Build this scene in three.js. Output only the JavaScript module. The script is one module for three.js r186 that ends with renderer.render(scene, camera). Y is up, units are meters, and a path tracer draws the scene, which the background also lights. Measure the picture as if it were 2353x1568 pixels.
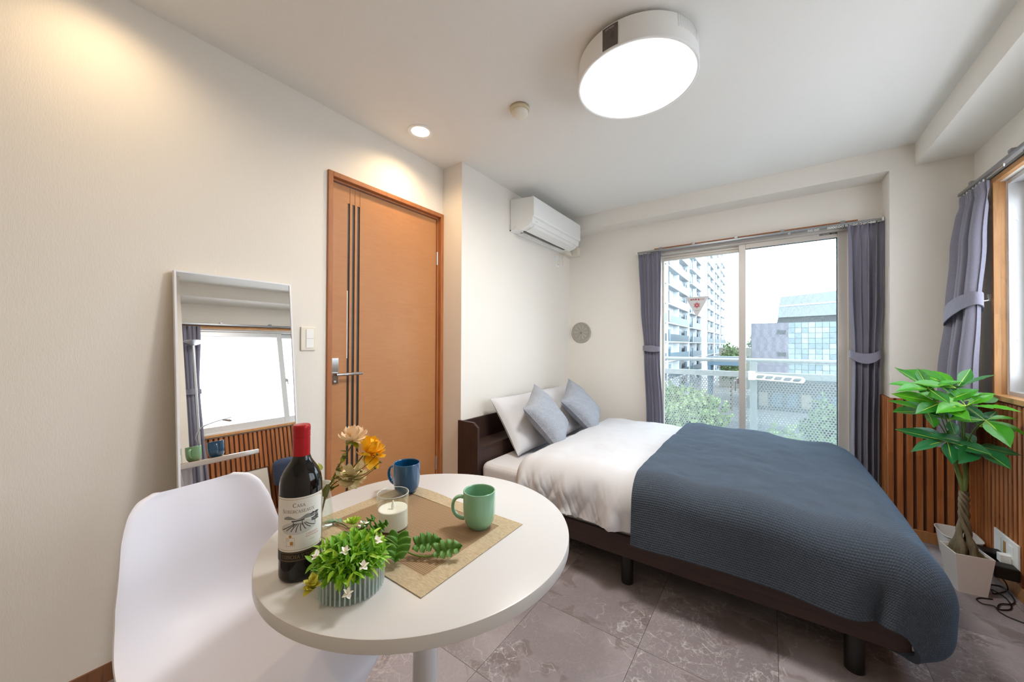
import * as THREE from 'three';
import { RoundedBoxGeometry } from 'three/addons/geometries/RoundedBoxGeometry.js';
import { mergeGeometries, mergeVertices, toCreasedNormals } from 'three/addons/utils/BufferGeometryUtils.js';
import { RectAreaLightUniformsLib } from 'three/addons/lights/RectAreaLightUniformsLib.js';

// ---------------------------------------------------------------- camera, sky, exposure
// Axes: x runs along the window wall (left wall x = 0), y up, -z points to the window wall. Metres.
const scene = new THREE.Scene();
const camera = new THREE.PerspectiveCamera(2 * Math.atan(784 / 829.1) * 180 / Math.PI, 2353 / 1568, 0.05, 600);
camera.position.set(1.870, 1.171, 0);
camera.rotation.set(0.00848, 0.61942, 0.00356, 'YXZ');
scene.add(camera);
scene.background = new THREE.Color(0.89, 0.97, 1.08);      // bright overcast sky
scene.backgroundIntensity = 4.9;
RectAreaLightUniformsLib.init();
const renderer = new THREE.WebGLRenderer();
renderer.toneMapping = THREE.LinearToneMapping;
renderer.toneMappingExposure = 1.5;
renderer.shadowMap.enabled = true;
const LAMP_NITS = 50, DOWNLIGHT_CD = 1.25;

// ---------------------------------------------------------------- room measures
const H = 2.4, XR = 2.825, ZW = -3.39, ZP = -3.2, XJ = 0.183, ZJ = -1.777, XP = 2.484, YB = 2.265, XB = 2.594, ZREAR = 1.6, TH = 0.12;
const CLX = 2.45, CLZ = -0.92;          // closet block beside the camera

// ---------------------------------------------------------------- helpers
function mulberry(a) { return () => { a |= 0; a = a + 0x6D2B79F5 | 0; let t = Math.imul(a ^ a >>> 15, 1 | a); t = t + Math.imul(t ^ t >>> 7, 61 | t) ^ t; return ((t ^ t >>> 14) >>> 0) / 4294967296; }; }
const rnd = mulberry(11), rr = (a, b) => a + (b - a) * rnd();
const V3 = (x, y, z) => new THREE.Vector3(x, y, z);
const clamp = (x, a, b) => Math.min(b, Math.max(a, x)), lerp = (a, b, t) => a + (b - a) * t, sstep = (a, b, x) => { const t = clamp((x - a) / (b - a), 0, 1); return t * t * (3 - 2 * t); };
const taken = {};
function numbered(n) { if (taken[n] === undefined) { taken[n] = 0; return n; } taken[n]++; return n + '_' + String(taken[n]).padStart(3, '0'); }
function tag(o, label, category, group, kind) { if (label) o.userData.label = label; if (category) o.userData.category = category; if (group) o.userData.group = group; if (kind) o.userData.kind = kind; return o; }
function mesh(name, geo, mat, parent = scene) {
  const m = new THREE.Mesh(geo, mat); m.name = parent === scene ? numbered(name) : name; m.castShadow = m.receiveShadow = true; parent.add(m); return m;
}
function single(name, geo, mat, label, category, group) { return tag(mesh(name, geo, mat), label, category, group); }
function struct(name, geo, mat, label, category) { return tag(mesh(name, geo, mat), label, category, null, 'structure'); }
function thing(name, label, category, [x, y, z] = [0, 0, 0], ry = 0, group) {
  const o = new THREE.Group(); o.name = numbered(name); o.position.set(x, y, z); o.rotation.y = ry; scene.add(o); return tag(o, label, category, group);
}
// a part whose geometry was laid out in room coordinates, under a thing that stands unturned at its base
function part(name, geo, mat, g) { geo.translate(-g.position.x, -g.position.y, -g.position.z); return mesh(name, geo, mat, g); }
// uv in metres (times s), by the axis a face points along
function muv(g, s = 1, swap = false) {
  const p = g.attributes.position, n = g.attributes.normal, uv = new Float32Array(p.count * 2);
  for (let i = 0; i < p.count; i++) {
    const ax = Math.abs(n.getX(i)), ay = Math.abs(n.getY(i)), az = Math.abs(n.getZ(i)); let u, v;
    if (ax >= ay && ax >= az) { u = p.getZ(i); v = p.getY(i); } else if (ay >= az) { u = p.getX(i); v = p.getZ(i); } else { u = p.getX(i); v = p.getY(i); }
    uv[i * 2] = (swap ? v : u) * s; uv[i * 2 + 1] = (swap ? u : v) * s;
  }
  g.setAttribute('uv', new THREE.BufferAttribute(uv, 2)); return g;
}
function box(x0, x1, y0, y1, z0, z1, s = 1, swap = false) { const g = new THREE.BoxGeometry(Math.abs(x1 - x0), Math.abs(y1 - y0), Math.abs(z1 - z0)); g.translate((x0 + x1) / 2, (y0 + y1) / 2, (z0 + z1) / 2); return muv(g, s, swap); }
function rbox(x0, x1, y0, y1, z0, z1, r = 0.004, seg = 2, s = 1, swap = false) { const g = new RoundedBoxGeometry(Math.abs(x1 - x0), Math.abs(y1 - y0), Math.abs(z1 - z0), seg, r); g.translate((x0 + x1) / 2, (y0 + y1) / 2, (z0 + z1) / 2); return muv(g, s, swap); }
function merge(list) { return mergeGeometries(list.map(g => { const k = g.index ? g.toNonIndexed() : g; for (const a of Object.keys(k.attributes)) if (!['position', 'normal', 'uv'].includes(a)) k.deleteAttribute(a); return k; })); }
// polygon in (a, b) extruded over [c0, c1] along an axis: 'z': (x, y), 'x': (z, y), 'y': (x, z)
function prism(pts, c0, c1, axis = 'z', s = 1, bevel = 0, holes) {
  const sh = new THREE.Shape(pts.map(p => new THREE.Vector2(p[0], p[1])));
  if (holes) for (const h of holes) sh.holes.push(h);
  const d = Math.abs(c1 - c0), g = new THREE.ExtrudeGeometry(sh, { depth: d - 2 * bevel, bevelEnabled: bevel > 0, bevelThickness: bevel, bevelSize: bevel, bevelOffset: -bevel, bevelSegments: 2, curveSegments: 10 });
  g.translate(0, 0, Math.min(c0, c1) + bevel);
  if (axis === 'x') g.applyMatrix4(new THREE.Matrix4().set(0, 0, 1, 0, 0, 1, 0, 0, 1, 0, 0, 0, 0, 0, 0, 1));
  if (axis === 'y') g.applyMatrix4(new THREE.Matrix4().set(1, 0, 0, 0, 0, 0, 1, 0, 0, 1, 0, 0, 0, 0, 0, 1));
  if (axis !== 'z') { const p = g.attributes.position; for (let i = 0; i < p.count; i += 3) { for (const A of [p, g.attributes.normal]) for (let k = 0; k < 3; k++) { const t = A.getComponent(i + 1, k); A.setComponent(i + 1, k, A.getComponent(i + 2, k)); A.setComponent(i + 2, k, t); } } g.computeVertexNormals(); }
  return muv(g, s);
}
function lathe(pts, seg = 48, x = 0, y = 0, z = 0) { const g = new THREE.LatheGeometry(pts.map(p => new THREE.Vector2(Math.max(p[0], 1e-5), p[1])), seg); g.translate(x, y, z); return g; }
function tube(pts, r, seg = 40, rad = 8, closed = false) { return new THREE.TubeGeometry(new THREE.CatmullRomCurve3(pts.map(p => p.isVector3 ? p : V3(...p)), closed), seg, r, rad, closed); }
function cyl(x, z, y0, y1, r, seg = 24, r2 = r) { const g = new THREE.CylinderGeometry(r2, r, y1 - y0, seg); g.translate(x, (y0 + y1) / 2, z); return g; }
// a cloth or shell with thickness: fn(u, v) gives the middle surface
function sheet(fn, nu, nv, th, su = 1, sv = 1, capped = true) {
  const P = [], N = [], e = 1e-4;
  for (let j = 0; j <= nv; j++) for (let i = 0; i <= nu; i++) P.push(fn(i / nu, j / nv));
  const at = (i, j) => P[clamp(j, 0, nv) * (nu + 1) + clamp(i, 0, nu)];
  for (let j = 0; j <= nv; j++) for (let i = 0; i <= nu; i++) { const a = at(i + 1, j).clone().sub(at(i - 1, j)), b = at(i, j + 1).clone().sub(at(i, j - 1)); N.push(a.cross(b).normalize()); }
  const pos = [], uv = [], idx = [], M = (nu + 1) * (nv + 1);
  for (const s of [0.5, -0.5]) for (let k = 0; k < M; k++) { const p = P[k].clone().addScaledVector(N[k], s * th); pos.push(p.x, p.y, p.z); uv.push((k % (nu + 1)) / nu * su, Math.floor(k / (nu + 1)) / nv * sv); }
  for (let j = 0; j < nv; j++) for (let i = 0; i < nu; i++) { const a = j * (nu + 1) + i, b = a + 1, c = a + nu + 1, d = c + 1; idx.push(a, b, d, a, d, c, M + a, M + d, M + b, M + a, M + c, M + d); }
  if (capped) {
    const rim = (list) => { const o = pos.length / 3; for (const k of list) for (const q of [k, M + k]) { pos.push(pos[q * 3], pos[q * 3 + 1], pos[q * 3 + 2]); uv.push(uv[q * 2], uv[q * 2 + 1]); } for (let k = 0; k + 1 < list.length; k++) { const a = o + 2 * k; idx.push(a, a + 1, a + 3, a, a + 3, a + 2); } };
    const U = [...Array(nu + 1).keys()], W = [...Array(nv + 1).keys()];
    rim(U); rim(U.map(i => nv * (nu + 1) + i).reverse()); rim(W.map(j => j * (nu + 1)).reverse()); rim(W.map(j => j * (nu + 1) + nu));
  }
  const g = new THREE.BufferGeometry(); g.setAttribute('position', new THREE.Float32BufferAttribute(pos, 3)); g.setAttribute('uv', new THREE.Float32BufferAttribute(uv, 2)); g.setIndex(idx); g.computeVertexNormals(); return g;
}
function grid(fn, nu, nv, su = 1, sv = 1) {
  const pos = [], uv = [], idx = [];
  for (let j = 0; j <= nv; j++) for (let i = 0; i <= nu; i++) { const p = fn(i / nu, j / nv); pos.push(p.x, p.y, p.z); uv.push(i / nu * su, j / nv * sv); }
  for (let j = 0; j < nv; j++) for (let i = 0; i < nu; i++) { const a = j * (nu + 1) + i, b = a + 1, c = a + nu + 1, d = c + 1; idx.push(a, b, d, a, d, c); }
  const g = new THREE.BufferGeometry(); g.setAttribute('position', new THREE.Float32BufferAttribute(pos, 3)); g.setAttribute('uv', new THREE.Float32BufferAttribute(uv, 2)); g.setIndex(idx); g.computeVertexNormals(); return g;
}
// tileable value noise
function noiseField(seed) {
  const r = mulberry(seed), N = 256, T = new Float32Array(N * N).map(() => r());
  return (x, y, per) => { const xi = Math.floor(x), yi = Math.floor(y), fx = x - xi, fy = y - yi, u = fx * fx * (3 - 2 * fx), v = fy * fy * (3 - 2 * fy), w = (a, b) => T[(((b % per) + per) % per) * N + (((a % per) + per) % per)];
    return lerp(lerp(w(xi, yi), w(xi + 1, yi), u), lerp(w(xi, yi + 1), w(xi + 1, yi + 1), u), v); };
}
const nz = noiseField(5), nz2 = noiseField(23);
const fbm = (x, y, per, oct, f = nz) => { let s = 0, a = 0.5, t = 0; for (let o = 0; o < oct; o++) { s += a * f(x, y, per); t += a; x *= 2; y *= 2; per *= 2; a *= 0.5; if (per > 256) break; } return s / t; };
function dataTex(w, h, fn, srgb) {
  const d = new Uint8Array(w * h * 4);
  for (let j = 0; j < h; j++) for (let i = 0; i < w; i++) { const c = fn(i / w, j / h), k = (j * w + i) * 4; if (typeof c === 'number') d[k] = d[k + 1] = d[k + 2] = clamp(c, 0, 1) * 255; else { d[k] = clamp(c[0], 0, 255); d[k + 1] = clamp(c[1], 0, 255); d[k + 2] = clamp(c[2], 0, 255); } d[k + 3] = 255; }
  const t = new THREE.DataTexture(d, w, h); t.wrapS = t.wrapT = THREE.RepeatWrapping; t.magFilter = THREE.LinearFilter; t.minFilter = THREE.LinearFilter; if (srgb) t.colorSpace = THREE.SRGBColorSpace; t.needsUpdate = true; return t;
}
function canvasTex(w, h, draw) { const c = document.createElement('canvas'); c.width = w; c.height = h; draw(c.getContext('2d'), w, h); const t = new THREE.CanvasTexture(c); t.colorSpace = THREE.SRGBColorSpace; t.magFilter = THREE.LinearFilter; return t; }
function rep(t, x, y) { const c = t.clone(); c.repeat.set(x, y); c.needsUpdate = true; return c; }
const std = (o) => new THREE.MeshStandardMaterial(o), phy = (o) => new THREE.MeshPhysicalMaterial(o);
const mixc = (a, b, t) => [lerp(a[0], b[0], t), lerp(a[1], b[1], t), lerp(a[2], b[2], t)];

// ---------------------------------------------------------------- textures and materials
const tPaper = dataTex(512, 512, (u, v) => 0.5 * fbm(u * 128, v * 24, 128, 1) + 0.3 * fbm(u * 64, v * 64, 64, 2, nz2) + 0.2 * nz(u * 250, v * 250, 250));
const tCeil = dataTex(512, 512, (u, v) => 0.6 * fbm(u * 90, v * 90, 90, 2) + 0.4 * fbm(u * 40, v * 40, 40, 2, nz2));
const M = {};
M.wall = std({ color: new THREE.Color(0.85, 0.805, 0.735), roughness: 0.9, bumpMap: rep(tPaper, 4, 4), bumpScale: 0.0005 });
M.ceil = std({ color: new THREE.Color(0.85, 0.825, 0.775), roughness: 0.9, bumpMap: rep(tCeil, 4, 4), bumpScale: 0.0005 });
const tMarble = dataTex(1024, 1024, (u, v) => {
  const wx = fbm(u * 6, v * 6, 6, 4, nz2) - 0.5, wy = fbm(u * 6 + 3, v * 6 + 1, 6, 4) - 0.5;
  const a = fbm(u * 5 + wx * 1.6, v * 5 + wy * 1.6, 5, 4), b = fbm(u * 16 + wy * 3.5, v * 16 - wx * 3.5, 16, 4, nz2), c = fbm(u * 46 + wx * 5, v * 46 + wy * 5, 46, 3), d = fbm(u * 30 - wy * 4, v * 30 + wx * 4, 30, 3, nz2);
  const vein = (n, w) => Math.pow(clamp(1 - Math.abs(n - 0.5) / w, 0, 1), 1.6);
  const patch = sstep(0.42, 0.62, fbm(u * 4, v * 4, 4, 3, nz2));
  let k = vein(b, 0.030) * 0.75 * patch + vein(c, 0.05) * 0.6 * patch + vein(d, 0.03) * 0.45 * (0.35 + 0.65 * patch) + vein(a, 0.007) * 0.6;
  const tone = fbm(u * 3 + wx, v * 3 + wy, 3, 5), fine = nz(u * 200, v * 200, 200);
  let col = mixc([132, 123, 125], [166, 157, 159], sstep(0.25, 0.75, tone) * 0.8 + 0.2 * fine);
  col = mixc(col, [112, 99, 97], 0.5 * sstep(0.62, 0.72, fbm(u * 12 + wy * 3, v * 12 + wx * 3, 12, 3)));
  return mixc(col, [228, 223, 222], clamp(k * 0.62, 0, 0.72));
}, true);
M.tile = phy({ map: tMarble, roughness: 0.42, specularIntensity: 0.7 });
function woodTex(c0, c1, c2, seed, rings = 10) {
  const f = noiseField(seed);
  return dataTex(512, 512, (u, v) => { const w = fbm(u * 5, v * 2, 5, 3, f); const line = fbm(u * 96, v * 3, 96, 2, f), fine = fbm(u * 200, v * 8, 200, 1, f), figure = 0.5 + 0.5 * Math.sin((u * rings + w * 3.2) * Math.PI * 2); let c = mixc(c0, c1, 0.45 * line + 0.35 * figure + 0.2 * fine); return mixc(c, c2, 0.5 * sstep(0.66, 0.8, fine * 0.6 + line * 0.45)); }, true);
}
const tSlat = woodTex([158, 96, 52], [206, 138, 84], [116, 66, 34], 31, 3);
M.slats = [0, 1, 2].map(k => { const t = tSlat.clone(); t.offset.set(k * 0.31, k * 0.17); t.needsUpdate = true; return std({ map: t, roughness: 0.55, color: new THREE.Color([0xffffff, 0xf1e6da, 0xfff1e4][k]) }); });
M.slatBack = std({ map: rep(woodTex([72, 36, 18], [96, 50, 26], [50, 24, 12], 37, 2), 1, 1), roughness: 0.7 });
const tDoor = (() => { const f = noiseField(71); return dataTex(512, 512, (u, v) => { const fig = fbm(u * 10, v * 60, 60, 2, f), fine = fbm(u * 40, v * 180, 180, 1, f), broad = fbm(u * 4, v * 3, 4, 3, f); return mixc([174, 118, 72], [192, 136, 88], 0.35 * fig + 0.2 * fine + 0.45 * broad); }, true); })();
M.door = std({ map: rep(tDoor, 1.4, 1.4), roughness: 0.5 });
M.doorFrame = std({ map: rep(woodTex([160, 98, 55], [186, 122, 74], [138, 84, 46], 41, 4), 1.5, 1.5), roughness: 0.5 });
M.bedWood = std({ map: rep(woodTex([46, 29, 24], [66, 44, 37], [34, 20, 17], 43, 5), 1.2, 1.2), roughness: 0.5 });
M.frameWood = std({ map: rep(woodTex([190, 136, 84], [212, 160, 106], [166, 112, 66], 47, 4), 1.5, 1.5), roughness: 0.5 });
M.base = std({ map: rep(woodTex([120, 78, 52], [142, 96, 66], [98, 62, 40], 53, 3), 1, 1), roughness: 0.6 });
M.baseLight = std({ map: rep(woodTex([168, 112, 66], [190, 134, 84], [146, 94, 54], 53, 3), 1, 1), roughness: 0.6 });
M.plastic = std({ color: 0xf1f1ee, roughness: 0.38 });
M.plasticWarm = std({ color: 0xe9e2d2, roughness: 0.45 });
M.shell = phy({ color: 0xe4e4f0, roughness: 0.42, specularIntensity: 0.8 });
M.laminate = phy({ color: 0xd0cfd0, roughness: 0.3, specularIntensity: 0.6 });
M.laminateEdge = std({ color: 0xe6e4e4, roughness: 0.45 });
M.chrome = std({ color: 0xd8dadd, roughness: 0.12, metalness: 1 });
M.satin = std({ color: 0xc7c9cc, roughness: 0.35, metalness: 1 });
M.alu = std({ color: new THREE.Color(0.60, 0.56, 0.51), roughness: 0.45, metalness: 0.35 });
M.aluLight = std({ color: new THREE.Color(0.72, 0.73, 0.74), roughness: 0.4, metalness: 0.4 });
M.rail = std({ color: 0x9b9c9e, roughness: 0.35, metalness: 0.8 });
M.mirror = std({ color: new THREE.Color(0.93, 0.93, 0.92), roughness: 0.0, metalness: 1 });
M.whiteFrame = std({ color: 0xe8eaef, roughness: 0.35 });
M.black = std({ color: 0x0c0c0d, roughness: 0.45 });
M.blackGloss = std({ color: 0x050506, roughness: 0.3 });
M.glass = phy({ color: 0xf6fbfb, transmission: 1, roughness: 0, thickness: 0, ior: 1.5 });
M.wired = phy({ color: 0xeef6f6, transmission: 1, roughness: 0.2, thickness: 0, ior: 1.5 });
M.frosted = phy({ color: 0xfdfdfd, transmission: 1, roughness: 0.85, thickness: 0, ior: 1.5 });
M.clearGlass = phy({ color: 0xfbfefd, transmission: 1, roughness: 0.0, thickness: 0, ior: 1.45 });
M.wineGlass = phy({ color: 0x0a0a0b, roughness: 0.04, specularIntensity: 1 });
const tLinen = dataTex(256, 256, (u, v) => 0.5 + 0.25 * Math.sin(u * 128 * Math.PI * 2) * 0.6 + 0.25 * Math.sin(v * 128 * Math.PI * 2) * 0.6 + 0.3 * (fbm(u * 60, v * 60, 60, 2) - 0.5));
M.linen = phy({ color: 0xcacace, roughness: 0.85, bumpMap: rep(tLinen, 10, 10), bumpScale: 0.0001, sheen: 0.3, sheenRoughness: 0.6, sheenColor: new THREE.Color(0.4, 0.4, 0.4) });
M.sheetCloth = phy({ color: 0xd4d4d8, roughness: 0.85 });
const tMel = dataTex(512, 512, (u, v) => { const k = 0.5 * fbm(u * 180, v * 60, 180, 1) + 0.3 * nz2(u * 250, v * 250, 250) + 0.2 * fbm(u * 12, v * 12, 12, 3, nz2); return mixc([128, 132, 140], [176, 180, 188], k); }, true);
M.cushion = phy({ map: rep(tMel, 3, 3), roughness: 0.95, sheen: 0.4, sheenRoughness: 0.5, sheenColor: new THREE.Color(0.5, 0.5, 0.52) });
// waffle knit: rows of small raised cells
const tWaf = dataTex(256, 256, (u, v) => { const a = u * 8, b = v * 8, sh = Math.floor(b) % 2 ? 0.5 : 0, x = (a + sh) % 1 - 0.5, y = b % 1 - 0.5; return clamp(1 - (x * x * 3.2 + y * y * 3.2) * 1.15, 0, 1) * 0.9 + 0.1 * nz(u * 128, v * 128, 128); });
M.blanket = phy({ color: new THREE.Color(0.050, 0.066, 0.090), roughness: 0.95, bumpMap: rep(tWaf, 1 / 0.072, 1 / 0.072), bumpScale: 0.0017, sheen: 0.9, sheenRoughness: 0.4, sheenColor: new THREE.Color(0.22, 0.46, 0.80) });
const tCurt = dataTex(256, 256, (u, v) => { const k = 0.5 * fbm(u * 120, v * 40, 120, 1) + 0.5 * nz2(u * 200, v * 200, 200); return mixc([134, 131, 146], [154, 151, 167], k); }, true);
M.curtain = phy({ map: rep(tCurt, 3, 3), roughness: 0.85, transmission: 0.22, sheen: 0.4, sheenRoughness: 0.4, sheenColor: new THREE.Color(0.5, 0.5, 0.58) });
M.navy = phy({ color: 0x39455c, roughness: 0.95, sheen: 0.5, sheenColor: new THREE.Color(0.3, 0.35, 0.45) });
M.greenMug = phy({ color: 0x83b795, roughness: 0.18, clearcoat: 0.6, clearcoatRoughness: 0.05 });
M.blueMug = phy({ color: 0x12507c, roughness: 0.15, clearcoat: 0.7, clearcoatRoughness: 0.04 });
M.wax = phy({ color: 0xf6f1e6, roughness: 0.6, transmission: 0 });

// ================================================================ THE ROOM
// floor: a screed slab with square vinyl tiles, thin open joints between them
{
  const fl = thing('floor', 'grey brown marble patterned tile floor of the bedroom', 'floor'); fl.userData.kind = 'structure';
  mesh('screed', box(-TH, XR + TH, -0.14, -0.004, ZW - TH, ZREAR + TH), std({ color: 0x4a4442, roughness: 0.9 }), fl);
  const T = 0.4405, gx0 = 1.895 - 5 * T, gz0 = -0.986 - 6 * T, gap = 0.0007;
  const tg = [0, 1, 2, 3, 4, 5, 6, 7].map(k => {
    const g = box(-T / 2 + gap, T / 2 - gap, -0.004, 0, -T / 2 + gap, T / 2 - gap), uv = g.attributes.uv, r = mulberry(100 + k), ou = r(), ov = r(), q = k % 4;
    for (let i = 0; i < uv.count; i++) { let u = uv.getX(i), v = uv.getY(i);[u, v] = q === 0 ? [u, v] : q === 1 ? [-v, u] : q === 2 ? [-u, -v] : [v, -u]; uv.setXY(i, u * 0.9 + ou, v * 0.9 + ov); }
    return g;
  });
  for (let i = 0; i < 8; i++) for (let j = 0; j < 13; j++) {
    const x0 = gx0 + i * T, z0 = gz0 + j * T;
    if (x0 > XR || z0 > ZREAR || x0 + T < 0 || z0 + T < ZW) continue;
    const m = mesh('tile', tg[Math.floor(rnd() * 8)], M.tile, fl); m.position.set(x0 + T / 2, 0, z0 + T / 2);
  }
}
struct('ceiling', box(-TH, XR + TH, H, H + TH, ZW - TH, ZREAR + TH), M.ceil, 'white textured wallpaper ceiling', 'ceiling');
// left wall with the door opening
{
  const g = merge([box(-TH, 0, 0, H, -0.985, ZREAR), box(-TH, 0, 2.052, H, ZJ, -0.985)]);
  struct('wall_left', g, M.wall, 'long cream wallpapered wall with the door and mirror', 'wall');
  struct('wall_headboard', box(-TH, XJ, 0, H, ZW - TH, ZJ), M.wall, 'cream wall behind the headboard that juts past the door', 'wall');
  struct('baseboard_left', merge([box(0, 0.008, 0, 0.06, -0.964, ZREAR), box(0.0, XJ, 0, 0.06, ZJ, ZJ + 0.008)]), M.base, 'brown baseboard along the left wall', 'baseboard');
}
// window wall with tall opening, ceiling beam above it
const WX0 = 1.06, WX1 = 2.335, WY0 = 0.03, WY1 = 2.0;
{
  const g = merge([box(XJ, WX0, 0, H, ZW - TH, ZW), box(WX1, XP, 0, H, ZW - TH, ZW), box(WX0, WX1, WY1, H, ZW - TH, ZW), box(WX0, WX1, -0.0, WY0, ZW - TH, ZW)]);
  struct('wall_back', g, M.wall, 'cream wall around the balcony window', 'wall');
  struct('beam_back', box(XJ, XP, YB, H, ZW, ZP), M.wall, 'low ceiling beam running above the balcony window', 'beam');
  struct('pillar', box(XP, XR + TH, 0, H, ZW - TH, ZP), M.wall, 'cream corner pillar between the two windows', 'pillar');
}
// right wall with the frosted window, beam along it
const RZ0 = -2.925, RZ1 = -1.0, RY0 = 0.925, RY1 = 2.005;
{
  const g = merge([box(XR, XR + TH, 0, RY0, ZP, ZREAR), box(XR, XR + TH, RY1, H, ZP, ZREAR), box(XR, XR + TH, RY0, RY1, ZP, RZ0), box(XR, XR + TH, RY0, RY1, RZ1, ZREAR)]);
  struct('wall_right', g, M.wall, 'cream wall around the frosted side window', 'wall');
  struct('beam_right', box(XB, XR, YB, H, ZP, CLZ), M.wall, 'low ceiling beam running above the side window', 'beam');
  struct('wall_closet', box(CLX, XR, 0, H, CLZ, ZREAR), M.wall, 'cream closet block beyond the side window', 'wall');
  struct('wall_rear', box(-TH, XR + TH, 0, H, ZREAR, ZREAR + TH), M.wall, 'cream wall opposite the balcony window', 'wall');
}
// slatted wainscot: backing board with separate slats
function slatPanel(name, label, along, a0, a1, fixed, sign, y0, y1) {
  const g = thing(name, label, 'wainscot'); g.userData.kind = 'structure';
  const bt = 0.005, d = 0.012, w = 0.0275, pitch = 0.041, lo = Math.min(fixed, fixed + sign * bt), hi = Math.max(fixed, fixed + sign * bt);
  mesh('backing_board', along === 'x' ? box(a0, a1, y0, y1, lo, hi) : box(lo, hi, y0, y1, a0, a1), M.slatBack, g);
  const c = 0.0025, prof = [[-w / 2, 0], [w / 2, 0], [w / 2, d - c], [w / 2 - c, d], [-w / 2 + c, d], [-w / 2, d - c]];
  const mk = (ww) => { const p = prof.map(q => [q[0] * ww / w, q[1]]); let s = prism(p, y0, y1, 'y', 1); if (along === 'x') { if (sign < 0) s.rotateY(Math.PI); } else s.rotateY(sign > 0 ? Math.PI / 2 : -Math.PI / 2);
    const P = s.attributes.position, uv = s.attributes.uv; for (let i = 0; i < P.count; i++) uv.setXY(i, (along === 'x' ? P.getX(i) : P.getZ(i)) * 2.2 + 0.1, P.getY(i) * 0.9); return s; };
  const full = [mk(w), mk(w), mk(w)]; full.forEach((s, k) => { const uv = s.attributes.uv; for (let i = 0; i < uv.count; i++) uv.setXY(i, uv.getX(i) + k * 0.23, uv.getY(i) + k * 0.37); });
  let k = 0;
  for (let a = a0 + w / 2; a <= a1 - w / 2 + 1e-6; a += pitch) { const m = mesh('slat', full[Math.floor(rnd() * 3)], M.slats[Math.floor(rnd() * 3)], g); m.position.set(along === 'x' ? a : fixed + sign * bt, 0, along === 'x' ? fixed + sign * bt : a); k++; }
  return g;
}
slatPanel('trim_1', 'dark wood slat wainscot on the pillar behind the potted plant', 'x', XP - 0.017, XR - 0.001, ZP, 1, 0.065, 0.845);
slatPanel('trim_2', 'narrow wood slat wainscot on the pillar side beside the curtain', 'z', ZW + 0.005, ZP - 0.004, XP, -1, 0.065, 0.845);
slatPanel('trim_3', 'wood slat wainscot under the frosted side window', 'z', ZP + 0.0175, CLZ - 0.005, XR, -1, 0.065, 0.89);
struct('baseboard_right', merge([rbox(XR - 0.022, XR, 0, 0.065, ZP + 0.02, CLZ, 0.003), rbox(XP - 0.02, XR - 0.022, 0, 0.065, ZP, ZP + 0.02, 0.003)]), M.baseLight, 'light wood baseboard under the slat wainscot', 'baseboard');

// ---------------------------------------------------------------- door
{
  const g = thing('door_1', 'orange brown wooden door with three dark vertical grooves', 'door', [0, 0, -1.37]); g.userData.kind = 'structure';
  const zl = -0.964, zr = -1.778, top = 2.077, cw = 0.026;
  part('casing', merge([rbox(-TH, 0.012, 0, top, zl - cw, zl, 0.002), rbox(-TH, 0.012, 0, top, zr, zr + cw, 0.002), rbox(-TH, 0.012, top - cw, top, zr + cw, zl - cw, 0.002),
    rbox(-TH, -0.012, 0, top - cw, zr + cw, zr + cw + 0.012, 0.002), rbox(-TH, -0.012, top - cw - 0.012, top - cw, zr + cw + 0.012, zl - cw, 0.002)]), M.doorFrame, g);
  // leaf: boards with real grooves between them
  const x0 = -0.056, x1 = -0.02, yl = 0.008, yt = 2.034, L0 = zl - cw - 0.003, L1 = zr + cw + 0.016, gr = [[-1.087, -1.100], [-1.115, -1.130], [-1.145, -1.160]];
  part('groove_backing', box(x0, x1 - 0.007, yl, yt, L1, L0), std({ color: 0x3c3d3c, roughness: 0.35 }), g);
  const edges = [L0, ...gr.flat(), L1];
  for (let k = 0; k < 4; k++) part('door_board', rbox(x1 - 0.007, x1, yl, yt, edges[2 * k + 1], edges[2 * k], 0.0015), M.door, g);
  for (const [a, b] of gr) part('groove_cap', box(x1 - 0.007, x1 - 0.002, 1.945, yt, b, a), M.door, g);
  part('glass_strip', box(x1 - 0.007, x1 - 0.001, 1.09, 1.462, -1.0905, -1.087), std({ color: 0xf2f2f0, roughness: 0.3 }), g);
  const pl = part('handle_plate', rbox(x1, x1 + 0.009, 0.955, 1.093, -1.037, -0.997, 0.0015), M.chrome, g);
  part('handle_lever', merge([cylX(x1, x1 + 0.045, 1.006, -1.014, 0.011), tube([[x1 + 0.042, 1.006, -1.006], [x1 + 0.044, 1.006, -1.06], [x1 + 0.042, 1.006, -1.152]], 0.0085, 20, 12), cylZ(x1 + 0.042, 1.006, -1.153, -1.15, 0.0088)]), M.chrome, g);
  part('lock_cylinder', cylX(x1 + 0.008, x1 + 0.012, 0.968, -1.017, 0.005), M.satin, g);
  for (const y of [1.72, 0.3]) part('hinge', cylV(x1 + 0.004, L1 - 0.006, y, y + 0.09, 0.006), M.satin, g);
}
function cylX(x0, x1, y, z, r, seg = 20) { const g = new THREE.CylinderGeometry(r, r, Math.abs(x1 - x0), seg); g.rotateZ(Math.PI / 2); g.translate((x0 + x1) / 2, y, z); return g; }
function cylZ(x, y, z0, z1, r, seg = 20) { const g = new THREE.CylinderGeometry(r, r, Math.abs(z1 - z0), seg); g.rotateX(Math.PI / 2); g.translate(x, y, (z0 + z1) / 2); return g; }
function cylV(x, z, y0, y1, r, seg = 16) { return cyl(x, z, y0, y1, r, seg); }

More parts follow.
